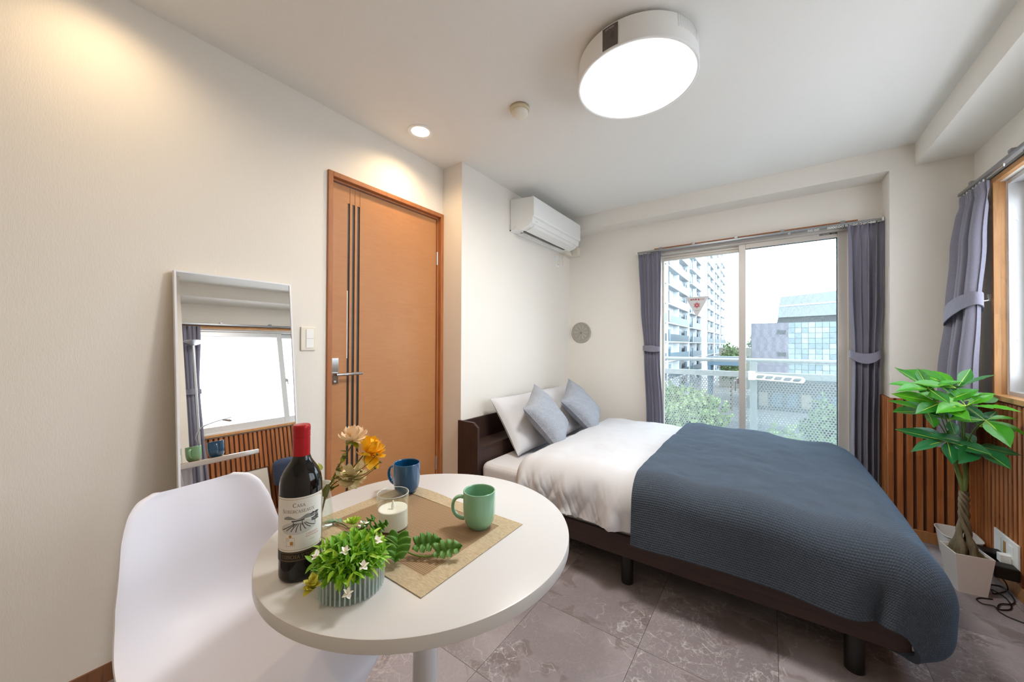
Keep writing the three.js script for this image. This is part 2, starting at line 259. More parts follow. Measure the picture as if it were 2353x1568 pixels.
// ---------------------------------------------------------------- balcony window (sliding sashes)
function frameBars(x0, x1, y0, y1, z0, z1, wl, wr, wt, wb) { return merge([rbox(x0, x0 + wl, y0, y1, z0, z1, 0.003), rbox(x1 - wr, x1, y0, y1, z0, z1, 0.003), rbox(x0 + wl, x1 - wr, y1 - wt, y1, z0, z1, 0.003), rbox(x0 + wl, x1 - wr, y0, y0 + wb, z0, z1, 0.003)]); }
{
  const w = thing('window_1', 'tall sliding balcony window with aluminium sashes', 'window', [1.7, 0, ZW]); w.userData.kind = 'structure';
  part('outer_frame', merge([frameBars(WX0, WX1, WY0, WY1, ZW - 0.10, ZW + 0.012, 0.022, 0.022, 0.028, 0.03), box(WX0 + 0.02, WX1 - 0.02, WY1 - 0.05, WY1 - 0.02, ZW - 0.052, ZW - 0.046)]), M.alu, w);
  const s1 = part('sash', frameBars(1.078, 1.712, 0.06, 1.978, ZW - 0.088, ZW - 0.056, 0.020, 0.042, 0.052, 0.06), M.alu, w);   // rear track, left
  part('pane', box(1.096, 1.672, 0.115, 1.93, ZW - 0.075, ZW - 0.070), M.glass, w);
  const s2 = part('sash', frameBars(1.672, 2.316, 0.06, 1.978, ZW - 0.044, ZW - 0.012, 0.046, 0.052, 0.044, 0.06), M.alu, w);
  part('pane', box(1.716, 2.266, 0.115, 1.937, ZW - 0.031, ZW - 0.026), M.wired, w);
  part('pane_gasket', merge([box(2.258, 2.266, 0.1, 1.94, ZW - 0.034, ZW - 0.023), box(1.716, 2.266, 1.930, 1.937, ZW - 0.034, ZW - 0.023), box(1.669, 1.6715, 0.1, 1.94, ZW - 0.08, ZW - 0.05)]), std({ color: 0x46525a, roughness: 0.7 }), w);
  // wires cast in the safety glass
  const wires = []; for (let k = -40; k < 30; k++) for (const s of [1, -1]) {
    const pts = []; const sl = 1.55 * s, b = 1.0 + k * 0.075; // y = b + sl * (x - 1.99)
    for (const x of [1.716, 2.258]) pts.push([x, b + sl * (x - 1.987)]);
    let [p, q] = pts; const cut = (p, q) => { const f = (y) => { const t = (y - p[1]) / (q[1] - p[1]); return [lerp(p[0], q[0], t), y]; }; let a = p, b2 = q; if (a[1] < 0.115) a = f(0.115); if (a[1] > 1.93) a = f(1.93); if (b2[1] < 0.115) b2 = f(0.115); if (b2[1] > 1.93) b2 = f(1.93); return [a, b2]; };
    if (Math.max(p[1], q[1]) < 0.13 || Math.min(p[1], q[1]) > 1.92) continue;[p, q] = cut(p, q);
    const L = Math.hypot(q[0] - p[0], q[1] - p[1]); if (L < 0.02) continue;
    const g = new THREE.BoxGeometry(L, 0.0007, 0.0007); g.rotateZ(Math.atan2(q[1] - p[1], q[0] - p[0])); g.translate((p[0] + q[0]) / 2, (p[1] + q[1]) / 2, ZW - 0.024); wires.push(g);
  }
  const wm = part('wire_mesh', merge(wires), std({ color: 0x8d9294, roughness: 0.5, metalness: 0.6 }), w); wm.userData.kind = 'stuff';
  part('crescent_lock', merge([rbox(1.655, 1.668, 0.86, 0.905, ZW - 0.05, ZW - 0.012, 0.003), rbox(1.640, 1.650, 0.80, 0.885, ZW - 0.03, ZW - 0.016, 0.003)]), M.satin, w);
  part('wood_trim', rbox(WX0 - 0.03, WX1 + 0.03, 2.022, 2.032, ZW, ZW + 0.02, 0.002), M.doorFrame, w);
  // printed notice on the upper rail and small maker's dot on the glass
  part('rail_print', planeXY(2.165, 2.262, 1.958, 1.972, ZW - 0.0112), std({ roughness: 0.6, map: canvasTex(512, 64, (c, W, h) => { c.fillStyle = '#8f8a83'; c.fillRect(0, 0, W, h); c.fillStyle = '#27425c'; c.font = 'bold 52px sans-serif'; c.fillText('YKK', 6, 50); c.fillStyle = '#6d6c6a'; for (let k = 0; k < 9; k++) c.fillRect(130 + k * 16, 26, 10, 10); c.fillStyle = '#1c1c1a'; c.fillRect(300, 12, 60, 36); for (let k = 0; k < 6; k++) c.fillRect(372 + k * 14, 18, 9, 24); c.fillRect(460, 10, 44, 40); }) }), w);
}
function planeXY(x0, x1, y0, y1, z) { const g = new THREE.PlaneGeometry(x1 - x0, y1 - y0); g.translate((x0 + x1) / 2, (y0 + y1) / 2, z); return g; }
// triangular fire access sticker on the left pane
{
  const cx = 1.362, y1 = 1.586, y0 = 1.408, hw = 0.093, z = ZW - 0.0695;
  const sh = new THREE.Shape([new THREE.Vector2(cx - hw, y1), new THREE.Vector2(cx, y0), new THREE.Vector2(cx + hw, y1)]);
  const g = new THREE.ExtrudeGeometry(sh, { depth: 0.0006, bevelEnabled: false }); g.translate(0, 0, z);
  const P = g.attributes.position, uv = g.attributes.uv; for (let i = 0; i < P.count; i++) uv.setXY(i, (P.getX(i) - cx + hw) / (2 * hw), (P.getY(i) - y0) / (y1 - y0));
  const tex = canvasTex(512, 490, (c, W, h) => {
    c.fillStyle = '#d7d7d6'; c.fillRect(0, 0, W, h); c.strokeStyle = '#a31a22'; c.lineWidth = 6; c.lineCap = 'square';
    const S = 42, y = 46, L = (ox, arr) => { for (const s of arr) { c.beginPath(); s.forEach((p, i) => { const X = ox + p[0] * S, Y = y + p[1] * S; i ? c.lineTo(X, Y) : c.moveTo(X, Y); }); c.stroke(); } };
    L(112, [[[0.05, 0.05], [0.2, 0.18]], [[0, 0.35], [0.15, 0.45]], [[0, 0.95], [0.2, 0.6]], [[0.65, 0], [0.65, 0.3]], [[0.4, 0.08], [0.48, 0.25]], [[0.9, 0.08], [0.82, 0.25]], [[0.38, 1], [0.38, 0.38], [0.95, 0.38], [0.95, 1]], [[0.38, 0.58], [0.95, 0.58]], [[0.38, 0.78], [0.95, 0.78]]]);       // 消
    L(163, [[[0.05, 1], [0.05, 0.05], [0.35, 0.05], [0.2, 0.35], [0.35, 0.6], [0.1, 0.62]], [[0.65, 0], [0.65, 0.25]], [[0.42, 0.28], [1, 0.28]], [[0.62, 0.28], [0.6, 0.6], [0.42, 1]], [[0.62, 0.52], [0.92, 0.52], [0.9, 0.98], [0.75, 0.95]]]);       // 防
    L(214, [[[0.05, 1], [0.05, 0.05], [0.35, 0.05], [0.2, 0.35], [0.35, 0.6], [0.1, 0.62]], [[0.5, 0], [0.58, 0.16]], [[0.9, 0], [0.8, 0.16]], [[0.42, 0.22], [1, 0.22]], [[0.7, 0.25], [0.5, 0.4], [0.66, 0.55], [0.66, 0.98]], [[0.66, 0.5], [0.45, 0.68]], [[0.66, 0.66], [0.42, 0.9]], [[0.72, 0.6], [0.98, 0.95]], [[0.95, 0.4], [0.75, 0.55]]]);      // 隊
    L(270, [[[0.1, 0.05], [0.22, 0.2]], [[0.02, 0.4], [0.2, 0.4], [0.2, 0.75], [0.02, 0.95]], [[0.2, 0.8], [0.45, 0.95], [1, 0.95]], [[0.5, 0.02], [0.35, 0.35]], [[0.45, 0.25], [0.45, 0.8]], [[0.45, 0.22], [0.95, 0.22]], [[0.45, 0.42], [0.9, 0.42]], [[0.45, 0.6], [0.9, 0.6]], [[0.45, 0.78], [0.98, 0.78]], [[0.7, 0.05], [0.7, 0.78]]]);      // 進
    L(322, [[[0.35, 0.05], [0.5, 0.05], [0.5, 0.35], [0.05, 0.95]], [[0.5, 0.35], [0.95, 0.95]]]);        // 入
    L(374, [[[0.1, 0.15], [0.9, 0.15], [0.9, 0.9], [0.1, 0.9], [0.1, 0.15]]]);        // 口
    const X = 256, Y = 205; c.fillStyle = '#bb4a52';
    for (let k = 0; k < 12; k++) { const a = k * Math.PI / 6; c.beginPath(); c.ellipse(X + Math.cos(a) * 40, Y + Math.sin(a) * 40, 26, 9, a, 0, 7); c.fill(); }
    for (let k = 0; k < 6; k++) { const a = k * Math.PI / 3 + Math.PI / 6; c.strokeStyle = '#b0525a'; c.lineWidth = 5; c.beginPath(); c.arc(X + Math.cos(a) * 66, Y + Math.sin(a) * 66, 11, 0, 7); c.stroke(); }
    c.fillStyle = '#f2d7d7'; c.beginPath(); c.arc(X, Y, 10, 0, 7); c.fill(); c.fillStyle = '#8b8886'; c.fillRect(216, 322, 66, 5); c.fillRect(290, 320, 16, 9); c.fillRect(212, 340, 80, 5);
  });
  single('window_sticker', g, std({ map: tex, roughness: 0.5 }), 'small grey triangular sticker with red print on the window glass', 'sticker');
}
// ---------------------------------------------------------------- frosted side window in a wood frame
{
  const w = thing('window_2', 'wide frosted sliding window in a light wood frame', 'window', [XR, RY0, (RZ0 + RZ1) / 2]); w.userData.kind = 'structure';
  const f = 0.025, xo = XR - 0.022, xi = XR + 0.022;
  part('wood_frame', merge([rbox(xo, xi, RY0 - f, RY1 + f, RZ0 - f, RZ0, 0.002), rbox(xo, xi, RY0 - f, RY1 + f, RZ1, RZ1 + f, 0.002), rbox(xo, xi, RY1, RY1 + f, RZ0, RZ1, 0.002), rbox(xo - 0.012, xi, RY0 - f, RY0, RZ0 - f, RZ1 + f, 0.002)]), M.frameWood, w);
  const fr = (z0, z1, y0, y1, x0, x1, a, b, c, d) => merge([rbox(x0, x1, y0, y1, z0, z0 + a, 0.003), rbox(x0, x1, y0, y1, z1 - b, z1, 0.003), rbox(x0, x1, y1 - c, y1, z0 + a, z1 - b, 0.003), rbox(x0, x1, y0, y0 + d, z0 + a, z1 - b, 0.003)]);
  part('outer_frame', fr(RZ0, RZ1, RY0, RY1, XR + 0.022, XR + 0.115, 0.012, 0.012, 0.02, 0.02), M.aluLight, w);
  for (const y of [1.2, 1.5, 1.8]) part('frame_screw', cylZ(XR + 0.05, y, RZ0 + 0.011, RZ0 + 0.0145, 0.004, 10), M.satin, w);
  part('sash', fr(-1.90, RZ1 - 0.012, RY0 + 0.02, RY1 - 0.02, XR + 0.035, XR + 0.062, 0.055, 0.05, 0.05, 0.06), M.aluLight, w);
  part('pane', box(XR + 0.046, XR + 0.051, RY0 + 0.075, RY1 - 0.065, -1.85, RZ1 - 0.06), M.frosted, w);
  part('sash', fr(RZ0 + 0.012, -1.85, RY0 + 0.02, RY1 - 0.02, XR + 0.075, XR + 0.102, 0.05, 0.05, 0.05, 0.06), M.aluLight, w);
  part('pane', box(XR + 0.086, XR + 0.091, RY0 + 0.075, RY1 - 0.065, RZ0 + 0.06, -1.895), M.frosted, w);
  part('sash_lock', merge([rbox(XR + 0.022, XR + 0.036, 1.40, 1.44, -1.91, -1.895, 0.003), rbox(XR + 0.018, XR + 0.028, 1.37, 1.43, -1.918, -1.908, 0.003)]), M.satin, w);
}

// ---------------------------------------------------------------- curtains and rails
const pl = (t, pts) => { if (t <= pts[0][0]) return pts[0][1]; for (let i = 0; i + 1 < pts.length; i++) if (t <= pts[i + 1][0]) { const u = (t - pts[i][0]) / (pts[i + 1][0] - pts[i][0]); return lerp(pts[i][1], pts[i + 1][1], u * u * (3 - 2 * u)); } return pts[pts.length - 1][1]; };
// E(y): left and right edge along the rail, D(y): how far the folds reach, centre line C(y)
function curtainGeo(y0, y1, left, right, mid, amp, folds, seed, th = 0.0018) {
  const r = mulberry(seed), ph = [], off = []; for (let k = 0; k <= folds + 2; k++) { ph.push(r()); off.push(r() - 0.5); }
  return sheet((u, v) => {
    const y = lerp(y0, y1, v), a = pl(y, left), b = pl(y, right), A = pl(y, amp), topness = sstep(y1 - 0.10, y1 - 0.01, y);
    const s = u * folds, k = Math.floor(s), uu = u + 0.25 / folds * Math.sin(s * 2 * Math.PI * 1.0 + ph[k] * 2) * (1 - 0.3 * topness);
    let d = Math.sin(s * 2 * Math.PI) * A * (0.75 + 0.5 * ph[Math.min(folds, k)]) + 0.3 * A * Math.sin(s * Math.PI + 2);
    const pinch = Math.exp(-Math.pow((y - (y1 - 0.07)) / 0.028, 2)); d += pinch * 0.007 * Math.cos(s * 4 * Math.PI) + topness * 0.008 * Math.sin(s * 6 * Math.PI);
    return V3(lerp(a, b, clamp(uu, -0.02, 1.02)), y, pl(y, mid) + d * (1 - 0.35 * pinch));
  }, folds * 16, 70, th, 1.2, 1.6);
}
function tieGeo(cx, cz, rx, rz, y, hgt, tilt, sag = 0) {
  const N = 64, g = sheet((u, v) => { const a = u * 2 * Math.PI, x = Math.cos(a), z = Math.sin(a); return V3(cx + x * rx, y + (v - 0.5) * hgt * (1 - 0.25 * x * x) + tilt * x + sag * (x * x - 0.5), cz + z * rz); }, N, 4, 0.004, 0.6, 0.06, false); return g;
}
{
  const top = 1.985;
  const c1 = thing('curtain', 'narrow grey purple tied curtain beside the bed cushions', 'curtain', [1.0, 0, ZW + 0.075], 0);
  part('drape', curtainGeo(0.06, top, [[0.06, 0.985], [0.5, 0.977], [1.15, 0.954], [1.5, 0.925], [top, 0.903]], [[0.06, 1.125], [0.5, 1.115], [1.15, 1.083], [1.5, 1.094], [top, 1.097]], [[0, ZW + 0.075], [2, ZW + 0.075]], [[0.06, 0.020], [0.9, 0.018], [1.13, 0.011], [1.4, 0.016], [top, 0.014]], 5, 3), M.curtain, c1);
  part('tieback', tieGeo(1.019, ZW + 0.075, 0.070, 0.032, 1.135, 0.055, -0.004), M.curtain, c1);
  const c2 = thing('curtain', 'grey purple tied curtain in the corner beside the pillar', 'curtain', [2.39, 0, ZW + 0.075], 0);
  part('drape', curtainGeo(0.06, top, [[0.06, 2.318], [0.5, 2.316], [1.12, 2.322], [1.5, 2.306], [top, 2.302]], [[0.06, 2.445], [0.5, 2.447], [1.12, 2.455], [1.5, 2.47], [top, 2.478]], [[0, ZW + 0.075], [2, ZW + 0.075]], [[0.06, 0.028], [0.9, 0.027], [1.12, 0.018], [1.4, 0.024], [top, 0.015]], 4, 8), M.curtain, c2);
  part('tieback', tieGeo(2.388, ZW + 0.08, 0.076, 0.044, 1.10, 0.065, 0.004, 0.034), M.curtain, c2);
  const rl = thing('curtain_rail', 'double metal curtain rail above the balcony window', 'curtain rail', [1.69, 2.0, ZW]);
  part('rail_bar', rbox(0.895, 2.478, 1.990, 2.006, ZW + 0.068, ZW + 0.084, 0.003), M.rail, rl);
  part('rail_bar', rbox(1.0, 2.40, 1.995, 2.011, ZW + 0.030, ZW + 0.046, 0.003), M.rail, rl);
  for (const x of [1.10, 1.36, 1.66, 1.95, 2.28]) part('bracket', rbox(x - 0.012, x + 0.012, 2.004, 2.020, ZW, ZW + 0.088, 0.002), M.rail, rl);
  part('rail_end', rbox(0.893, 0.901, 1.980, 2.008, ZW + 0.066, ZW + 0.086, 0.002), M.plastic, rl); part('rail_end', rbox(2.470, 2.480, 1.984, 2.008, ZW + 0.066, ZW + 0.086, 0.002), M.plastic, rl);
  const ring = new THREE.TorusGeometry(0.0055, 0.0018, 6, 14);
  for (const x of [1.99, 2.10, 2.115, 2.135, 2.15, 2.205, 2.218, 2.232, 2.246, 2.262, 2.278, 2.298, 2.318, 2.335, 2.35, 2.368, 2.385, 2.402, 2.418, 2.434]) { const m = mesh('runner', ring, M.plastic, rl); m.position.set(x - 1.69, 1.983 - 2.0, 0.086); m.rotation.y = rr(-0.5, 0.5); }
}
{
  // side window: rail along z, curtains gathered at both ends
  const xr = 2.753, top = 2.008;
  const turn = (g) => { g.applyMatrix4(new THREE.Matrix4().set(0, 0, 1, 0, 0, 1, 0, 0, -1, 0, 0, 0, 0, 0, 0, 1)); return g; };   // (u, y, d) -> x = d, z = -u
  const c3 = thing('curtain', 'short grey purple curtain tied back at the side window behind the plant', 'curtain', [xr, 0.58, -3.0], 0);
  part('drape', turn(curtainGeo(0.585, top, [[0.58, 2.865], [1.0, 2.85], [1.36, 2.83], [1.7, 2.85], [top, 2.865]], [[0.58, 3.155], [1.0, 3.15], [1.36, 3.125], [1.7, 3.13], [top, 3.125]], [[0.58, 2.700], [1.0, 2.706], [1.36, 2.718], [1.7, 2.742], [top, 2.764]], [[0.58, 0.026], [1.0, 0.028], [1.36, 0.020], [1.7, 0.022], [top - 0.12, 0.018], [top, 0.009]], 5, 14)), M.curtain, c3);
  part('tieback', turn(tieGeo(2.985, 2.716, 0.168, 0.05, 1.36, 0.085, -0.05)), M.curtain, c3);
  part('tie_hook', merge([rbox(XR - 0.03, XR, 1.405, 1.44, -2.975, -2.965, 0.002), tube([[XR - 0.028, 1.435, -2.97], [XR - 0.03, 1.41, -2.95], [2.76, 1.40, -2.9]], 0.003, 12, 6)]), M.plastic, c3);
  const c4 = thing('curtain', 'grey purple curtain at the near end of the side window, seen in the mirror', 'curtain', [xr, 0.58, -1.0], 0);
  part('drape', turn(curtainGeo(0.2, top, [[0.2, 0.955], [1.36, 0.965], [top, 0.94]], [[0.2, 1.11], [1.36, 1.085], [top, 1.12]], [[0.2, xr - 0.01], [top, xr]], [[0.2, 0.02], [1.36, 0.012], [top, 0.014]], 5, 19)), M.curtain, c4);
  part('tieback', turn(tieGeo(1.03, xr, 0.07, 0.035, 1.355, 0.055, 0.0)), M.curtain, c4);
  const rl = thing('curtain_rail', 'double metal curtain rail above the frosted side window', 'curtain rail', [XR, 2.03, -2.0]);
  part('rail_bar', rbox(xr + 0.004, xr + 0.024, 2.028, 2.046, -3.185, CLZ - 0.01, 0.003), M.rail, rl);
  part('rail_bar', rbox(xr + 0.048, xr + 0.066, 2.034, 2.050, -3.10, CLZ - 0.01, 0.003), M.rail, rl);
  for (const z of [-3.02, -2.62, -2.2, -1.75, -1.3]) part('bracket', rbox(xr + 0.0, XR, 2.044, 2.058, z - 0.014, z + 0.014, 0.002), M.rail, rl);
  const ring = new THREE.TorusGeometry(0.006, 0.002, 6, 14);
  for (const z of [-3.17, -3.13, -3.09, -3.06, -3.02, -2.98, -2.94, -2.90, -2.70]) { const m = mesh('runner', ring, M.plastic, rl); m.position.set(xr + 0.012 - XR, 2.018 - 2.03, z + 2.0); m.rotation.y = Math.PI / 2 + rr(-0.6, 0.6); }
}

// ================================================================ BED
{
  const b = thing('bed', 'dark brown wooden bed with open headboard shelf and black legs', 'bed', [1.3, 0, -2.445]);
  const zn = -1.745, zf = -3.145;
  const prof = [[0.187, 0], [0.36, 0], [0.36, 0.634], [0.32, 0.664], [0.187, 0.664]];
  for (const z of [zn - 0.02, zf]) part('side_panel', prism(prof, z, z + 0.02, 'z', 1, 0.0012), M.bedWood, b);
  part('back_panel', rbox(0.187, 0.203, 0.08, 0.656, zf + 0.02, zn - 0.02, 0.002), M.bedWood, b);
  part('shelf', rbox(0.203, 0.36, 0.486, 0.505, zf + 0.02, zn - 0.02, 0.002), M.bedWood, b);
  part('front_panel', rbox(0.342, 0.36, 0.08, 0.486, zf + 0.02, zn - 0.02, 0.002), M.bedWood, b);
  part('side_rail', rbox(0.36, 2.252, 0.142, 0.243, zn - 0.022, zn, 0.003, 2, 1, true), M.bedWood, b);
  part('side_rail', rbox(0.36, 2.252, 0.142, 0.243, zf, zf + 0.022, 0.003, 2, 1, true), M.bedWood, b);
  part('foot_rail', rbox(2.23, 2.252, 0.142, 0.243, zf + 0.022, zn - 0.022, 0.003), M.bedWood, b);
  part('slat_base', box(0.36, 2.23, 0.19, 0.21, zf + 0.022, zn - 0.022), M.bedWood, b);
  for (const x of [1.297, 2.118]) for (const z of [-1.79, -2.445, -3.10]) part('leg', lathe([[0, 0], [0.027, 0], [0.0285, 0.002], [0.0285, 0.19], [0, 0.19]], 28, x, 0, z), M.black, b);
}
{
  const g = new RoundedBoxGeometry(1.86, 0.205, 1.352, 6, 0.045); g.translate(0.365 + 0.93, 0.2125 + 0.1025, -2.445); muv(g);
  // slight bulge and soft creases of the fitted sheet
  const p = g.attributes.position; for (let i = 0; i < p.count; i++) { const x = p.getX(i), z = p.getZ(i), y = p.getY(i); if (z > -1.80) p.setZ(i, z - 0.004 * Math.sin(x * 31) * sstep(0.22, 0.3, y)); }
  g.computeVertexNormals();
  single('mattress', toCreasedNormals(mergeVertices(g), 1.2), M.sheetCloth, 'white sheeted mattress on the dark bed frame', 'mattress');
}
// cloth laid over the bed: flat on top, rolling over the near side, far side and foot
function integ(f, d, n = 36) { let o = 0, w = 0; const h = d / n; for (let k = 0; k < n; k++) { const a = f((k + 0.5) * h); o += Math.cos(a) * h; w += Math.sin(a) * h; } return [o, w]; }
const lowN = (x, z) => (fbm(x * 3.1 + 7, z * 3.1 + 13, 64, 3) - 0.5);
{
  // duvet: head edge at x = 0.72
  const ytop = 0.502, zi = -1.835, zfi = -3.06, Rn = 0.13, x0 = 0.735, x1 = 1.44, Ln = 0.292, Lf = 0.25, Lh = 0.11, Rh = 0.045;
  const tot = Ln + (zi - zfi) + Lf;
  const wr = (s, d) => { const k = sstep(0.07, 0.3, d) * (1 - sstep(1.24, 1.34, s)); return k * (0.012 * Math.sin(s * 46 + 3 * lowN(s * 5, 1)) + 0.014 * Math.sin(s * 23 + 1.3 + d * 6) + 0.05 * (fbm(s * 15 + 31, d * 4 + 3, 128, 3) - 0.5) + 0.085 * (0.12 - Math.abs(fbm(s * 13 + d * 7 + 11, d * 3 + 9, 128, 3, nz2) - 0.5)) + 0.04 * (0.12 - Math.abs(fbm(s * 22 - d * 10 + 5, d * 4, 128, 2) - 0.5))); };
  const g = sheet((u, v) => {
    const s = x0 - Lh + u * (x1 - x0 + Lh), t = v * tot; let dn = Math.max(0, Ln - t), df = Math.max(0, t - Ln - (zi - zfi)); const dh = Math.max(0, x0 - s);
    const side = dn > 0 ? dn : df, sg = dn > 0 ? 1 : -1; const zc = dn > 0 ? zi : df > 0 ? zfi : zi - (t - Ln);
    const d = Math.hypot(side, dh), Rr = dh > 0 && side === 0 ? Rh : lerp(Rn, Rh, dh * dh / (d * d + 1e-9));
    const [o, w] = d > 0 ? integ(a => Math.min(a / Rr, 1.56), d, 24) : [0, 0];
    const dx = d > 0 ? dh / d : 0, dz = d > 0 ? side / d : 0;
    const xx = Math.max(s, x0), crown = 0.022 * Math.pow(Math.max(0, Math.cos(((zc + 2.445) / 1.26) * Math.PI / 2)), 0.6) * sstep(0, 0.25, s - x0 + 0.1);
    const bump = 0.02 * lowN(xx * 2, zc * 2) + 0.010 * (fbm(xx * 9, zc * 9 + 5, 128, 3) - 0.5) + 0.006 * Math.sin(zc * 9 + xx * 5) * sstep(0.1, 0.4, s - x0);
    const wv = dn > 0 ? wr(s, dn) : 0, hem = dn > 0 ? 0.018 * Math.sin(s * 6.2 + 0.6) * sstep(0.1, Ln, dn) : 0;
    return V3(xx - dx * o, ytop + crown + bump * (d > 0 ? Math.exp(-d * 6) : 1) - w - hem, zc + sg * (dz * o + wv));
  }, 220, 300, 0.03, 1.0, 1.9);
  single('duvet', g, M.linen, 'white cotton duvet spread over the head half of the bed', 'duvet');
}
{
  // blanket over the foot half, hanging over the near side and the foot
  const ytop = 0.542, zi = -1.80, zfi = -3.07, x0 = 1.352, xi = 2.155, Rn = 0.115, Rf = 0.20, Ln = 0.355, Lfar = 0.22, Lf = 0.50, p = 2.6;
  const tot = Ln + (zi - zfi) + Lfar, S = xi - x0 + Lf;
  const g = sheet((u, v) => {
    const s = x0 + u * S, t = v * tot, dn = Math.max(0, Ln - t), df = Math.max(0, t - Ln - (zi - zfi)), dt = Math.max(dn, df), sg = dn > 0 ? 1 : -1, zc = dn > 0 ? zi : df > 0 ? zfi : zi - (t - Ln);
    const ds = Math.max(0, s - xi), xc = Math.min(s, xi), d = Math.pow(Math.pow(ds, p) + Math.pow(dt, p), 1 / p), h = Math.hypot(ds, dt) || 1, wx = ds / h, wz = dt / h;
    const Rr = lerp(Rn, Rf, wx * wx), foot = wx * wx, lim = lerp(1.53, 1.62, foot);
    const [o, w] = d > 0 ? integ(a => Math.min(a / Rr, lim) + 1.5 * foot * sstep(0.40, 0.56, a) + 0.4 * (foot * wz * wz * 4) * sstep(0.36, 0.55, a), d) : [0, 0];
    const crown = 0.02 * Math.pow(Math.max(0, Math.cos((zc + 2.445) / 1.28 * Math.PI / 2)), 0.6) - 0.03 * sstep(1.7, 2.1, xc);
    const bump = 0.022 * lowN(xc * 2, zc * 2 + 3) * Math.exp(-d * 5) + 0.004 * Math.sin(s * 17 + t * 5);
    // dip beside the corner, where the quilt below ends
    const dip = Math.exp(-Math.pow((s - 2.17) / 0.05, 2)) * sstep(0.18, 0.36, dn) * 0.05;
    const sway = (dn > 0 ? 0.010 * Math.sin(s * 9 + 1) * sstep(0.12, 0.36, dn) : 0);
    return V3(xc + wx * o + 0.0, ytop + crown + bump - w + (dn > 0 ? 0.012 * Math.sin(s * 3.3) * sstep(0.15, Ln, dn) : 0), zc + sg * (wz * o + sway - dip));
  }, 190, 230, 0.020, S, tot);
  single('blanket', g, M.blanket, 'dark slate knitted blanket covering the foot half of the bed', 'blanket');
}
// pillows and cushions
function pillowGeo(a, b, T, n = 44, pinch = 0.07, sag = 0, seed = 1) {
  const f = noiseField(seed), pos = [], uv = [], idx = [], K = (n + 1) * (n + 1);
  for (const s of [1, -1]) for (let j = 0; j <= n; j++) for (let i = 0; i <= n; i++) {
    const u = -1 + 2 * i / n, v = -1 + 2 * j / n, q = (1 - Math.pow(Math.abs(u), 3.2)) * (1 - Math.pow(Math.abs(v), 3.2));
    const w = (fbm(u * 2 + 9, v * 2 + 9 + s, 64, 3, f) - 0.5) * 0.16 + 0.03 * Math.sin(u * 7 + v * 5 + s);
    const t = T * Math.pow(Math.max(q, 0), 0.55) * (1 + w) * (1 - sag * v * 0.35);
    pos.push(a * u * (1 - pinch * (1 - v * v)), b * v * (1 - pinch * (1 - u * u)), s * (t + 0.0015)); uv.push((u + 1) * a, (v + 1) * b);
  }
  for (const [o, fl] of [[0, 0], [K, 1]]) for (let j = 0; j < n; j++) for (let i = 0; i < n; i++) { const p = o + j * (n + 1) + i, q = p + 1, r = p + n + 1, t = r + 1; fl ? idx.push(p, t, q, p, r, t) : idx.push(p, q, t, p, t, r); }
  const edge = []; for (let i = 0; i < n; i++) edge.push(i); for (let j = 0; j < n; j++) edge.push(j * (n + 1) + n); for (let i = n; i > 0; i--) edge.push(n * (n + 1) + i); for (let j = n; j > 0; j--) edge.push(j * (n + 1));
  for (let k = 0; k < edge.length; k++) { const e = edge[k], f2 = edge[(k + 1) % edge.length]; idx.push(e, K + e, K + f2, e, K + f2, f2); }
  const g = new THREE.BufferGeometry(); g.setAttribute('position', new THREE.Float32BufferAttribute(pos, 3)); g.setAttribute('uv', new THREE.Float32BufferAttribute(uv, 2)); g.setIndex(idx); g.computeVertexNormals(); return g;
}
function pipingGeo(a, b, pinch, r) { const pts = [], n = 14; for (const [f, m] of [[t => [-1 + 2 * t, -1]], [t => [1, -1 + 2 * t]], [t => [1 - 2 * t, 1]], [t => [-1, 1 - 2 * t]]].map(x => [x[0], 0])) for (let k = 0; k < n; k++) { const [u, v] = f(k / n); pts.push(V3(a * u * (1 - pinch * (1 - v * v)), b * v * (1 - pinch * (1 - u * u)), 0)); } return tube(pts, r, 240, 6, true); }
// local: width along -z, height leaning back towards -x, face towards +x
function placePillow(o, [x, y, z], lean, yaw, roll) {
  const m = new THREE.Matrix4().makeBasis(V3(0, 0, -1), V3(0, 1, 0), V3(1, 0, 0)), q = new THREE.Matrix4();
  m.multiply(q.makeRotationZ(roll)); m.premultiply(q.makeRotationZ(lean)); m.premultiply(q.makeRotationY(yaw));
  m.setPosition(x, y, z); m.decompose(o.position, o.quaternion, o.scale); return o;
}
{
  const pg = pillowGeo(0.288, 0.215, 0.072, 44, 0.05, 0.4, 61), pp = pipingGeo(0.288, 0.215, 0.05, 0.002);
  const mk = (label) => { const g = thing('bed_pillow', label, 'pillow', [0, 0, 0], 0, 'white bed pillows'); mesh('cover', pg, M.linen, g); mesh('piping', pp, M.linen, g); return g; };
  placePillow(mk('white bed pillow at the near end of the headboard'), [0.412, 0.612, -2.262], 0.62, -0.06, 0.0);
  placePillow(mk('white bed pillow mostly hidden behind the two grey cushions'), [0.412, 0.612, -2.846], 0.62, 0.0, 0.0);
  const cg = pillowGeo(0.205, 0.205, 0.075, 44, 0.09, 0, 67), cp = pipingGeo(0.205, 0.205, 0.09, 0.0022);
  const mc = (label) => { const g = thing('cushion', label, 'cushion', [0, 0, 0], 0, 'grey cushions'); mesh('cover', cg, M.cushion, g); mesh('seam', cp, M.cushion, g); return g; };
  placePillow(mc('light grey square cushion in front of the nearer white pillow'), [0.585, 0.652, -2.24], 0.62, 0.16, 0.36);
  placePillow(mc('light grey square cushion nearer the balcony window'), [0.598, 0.652, -2.79], 0.66, 0.03, 0.45);
}

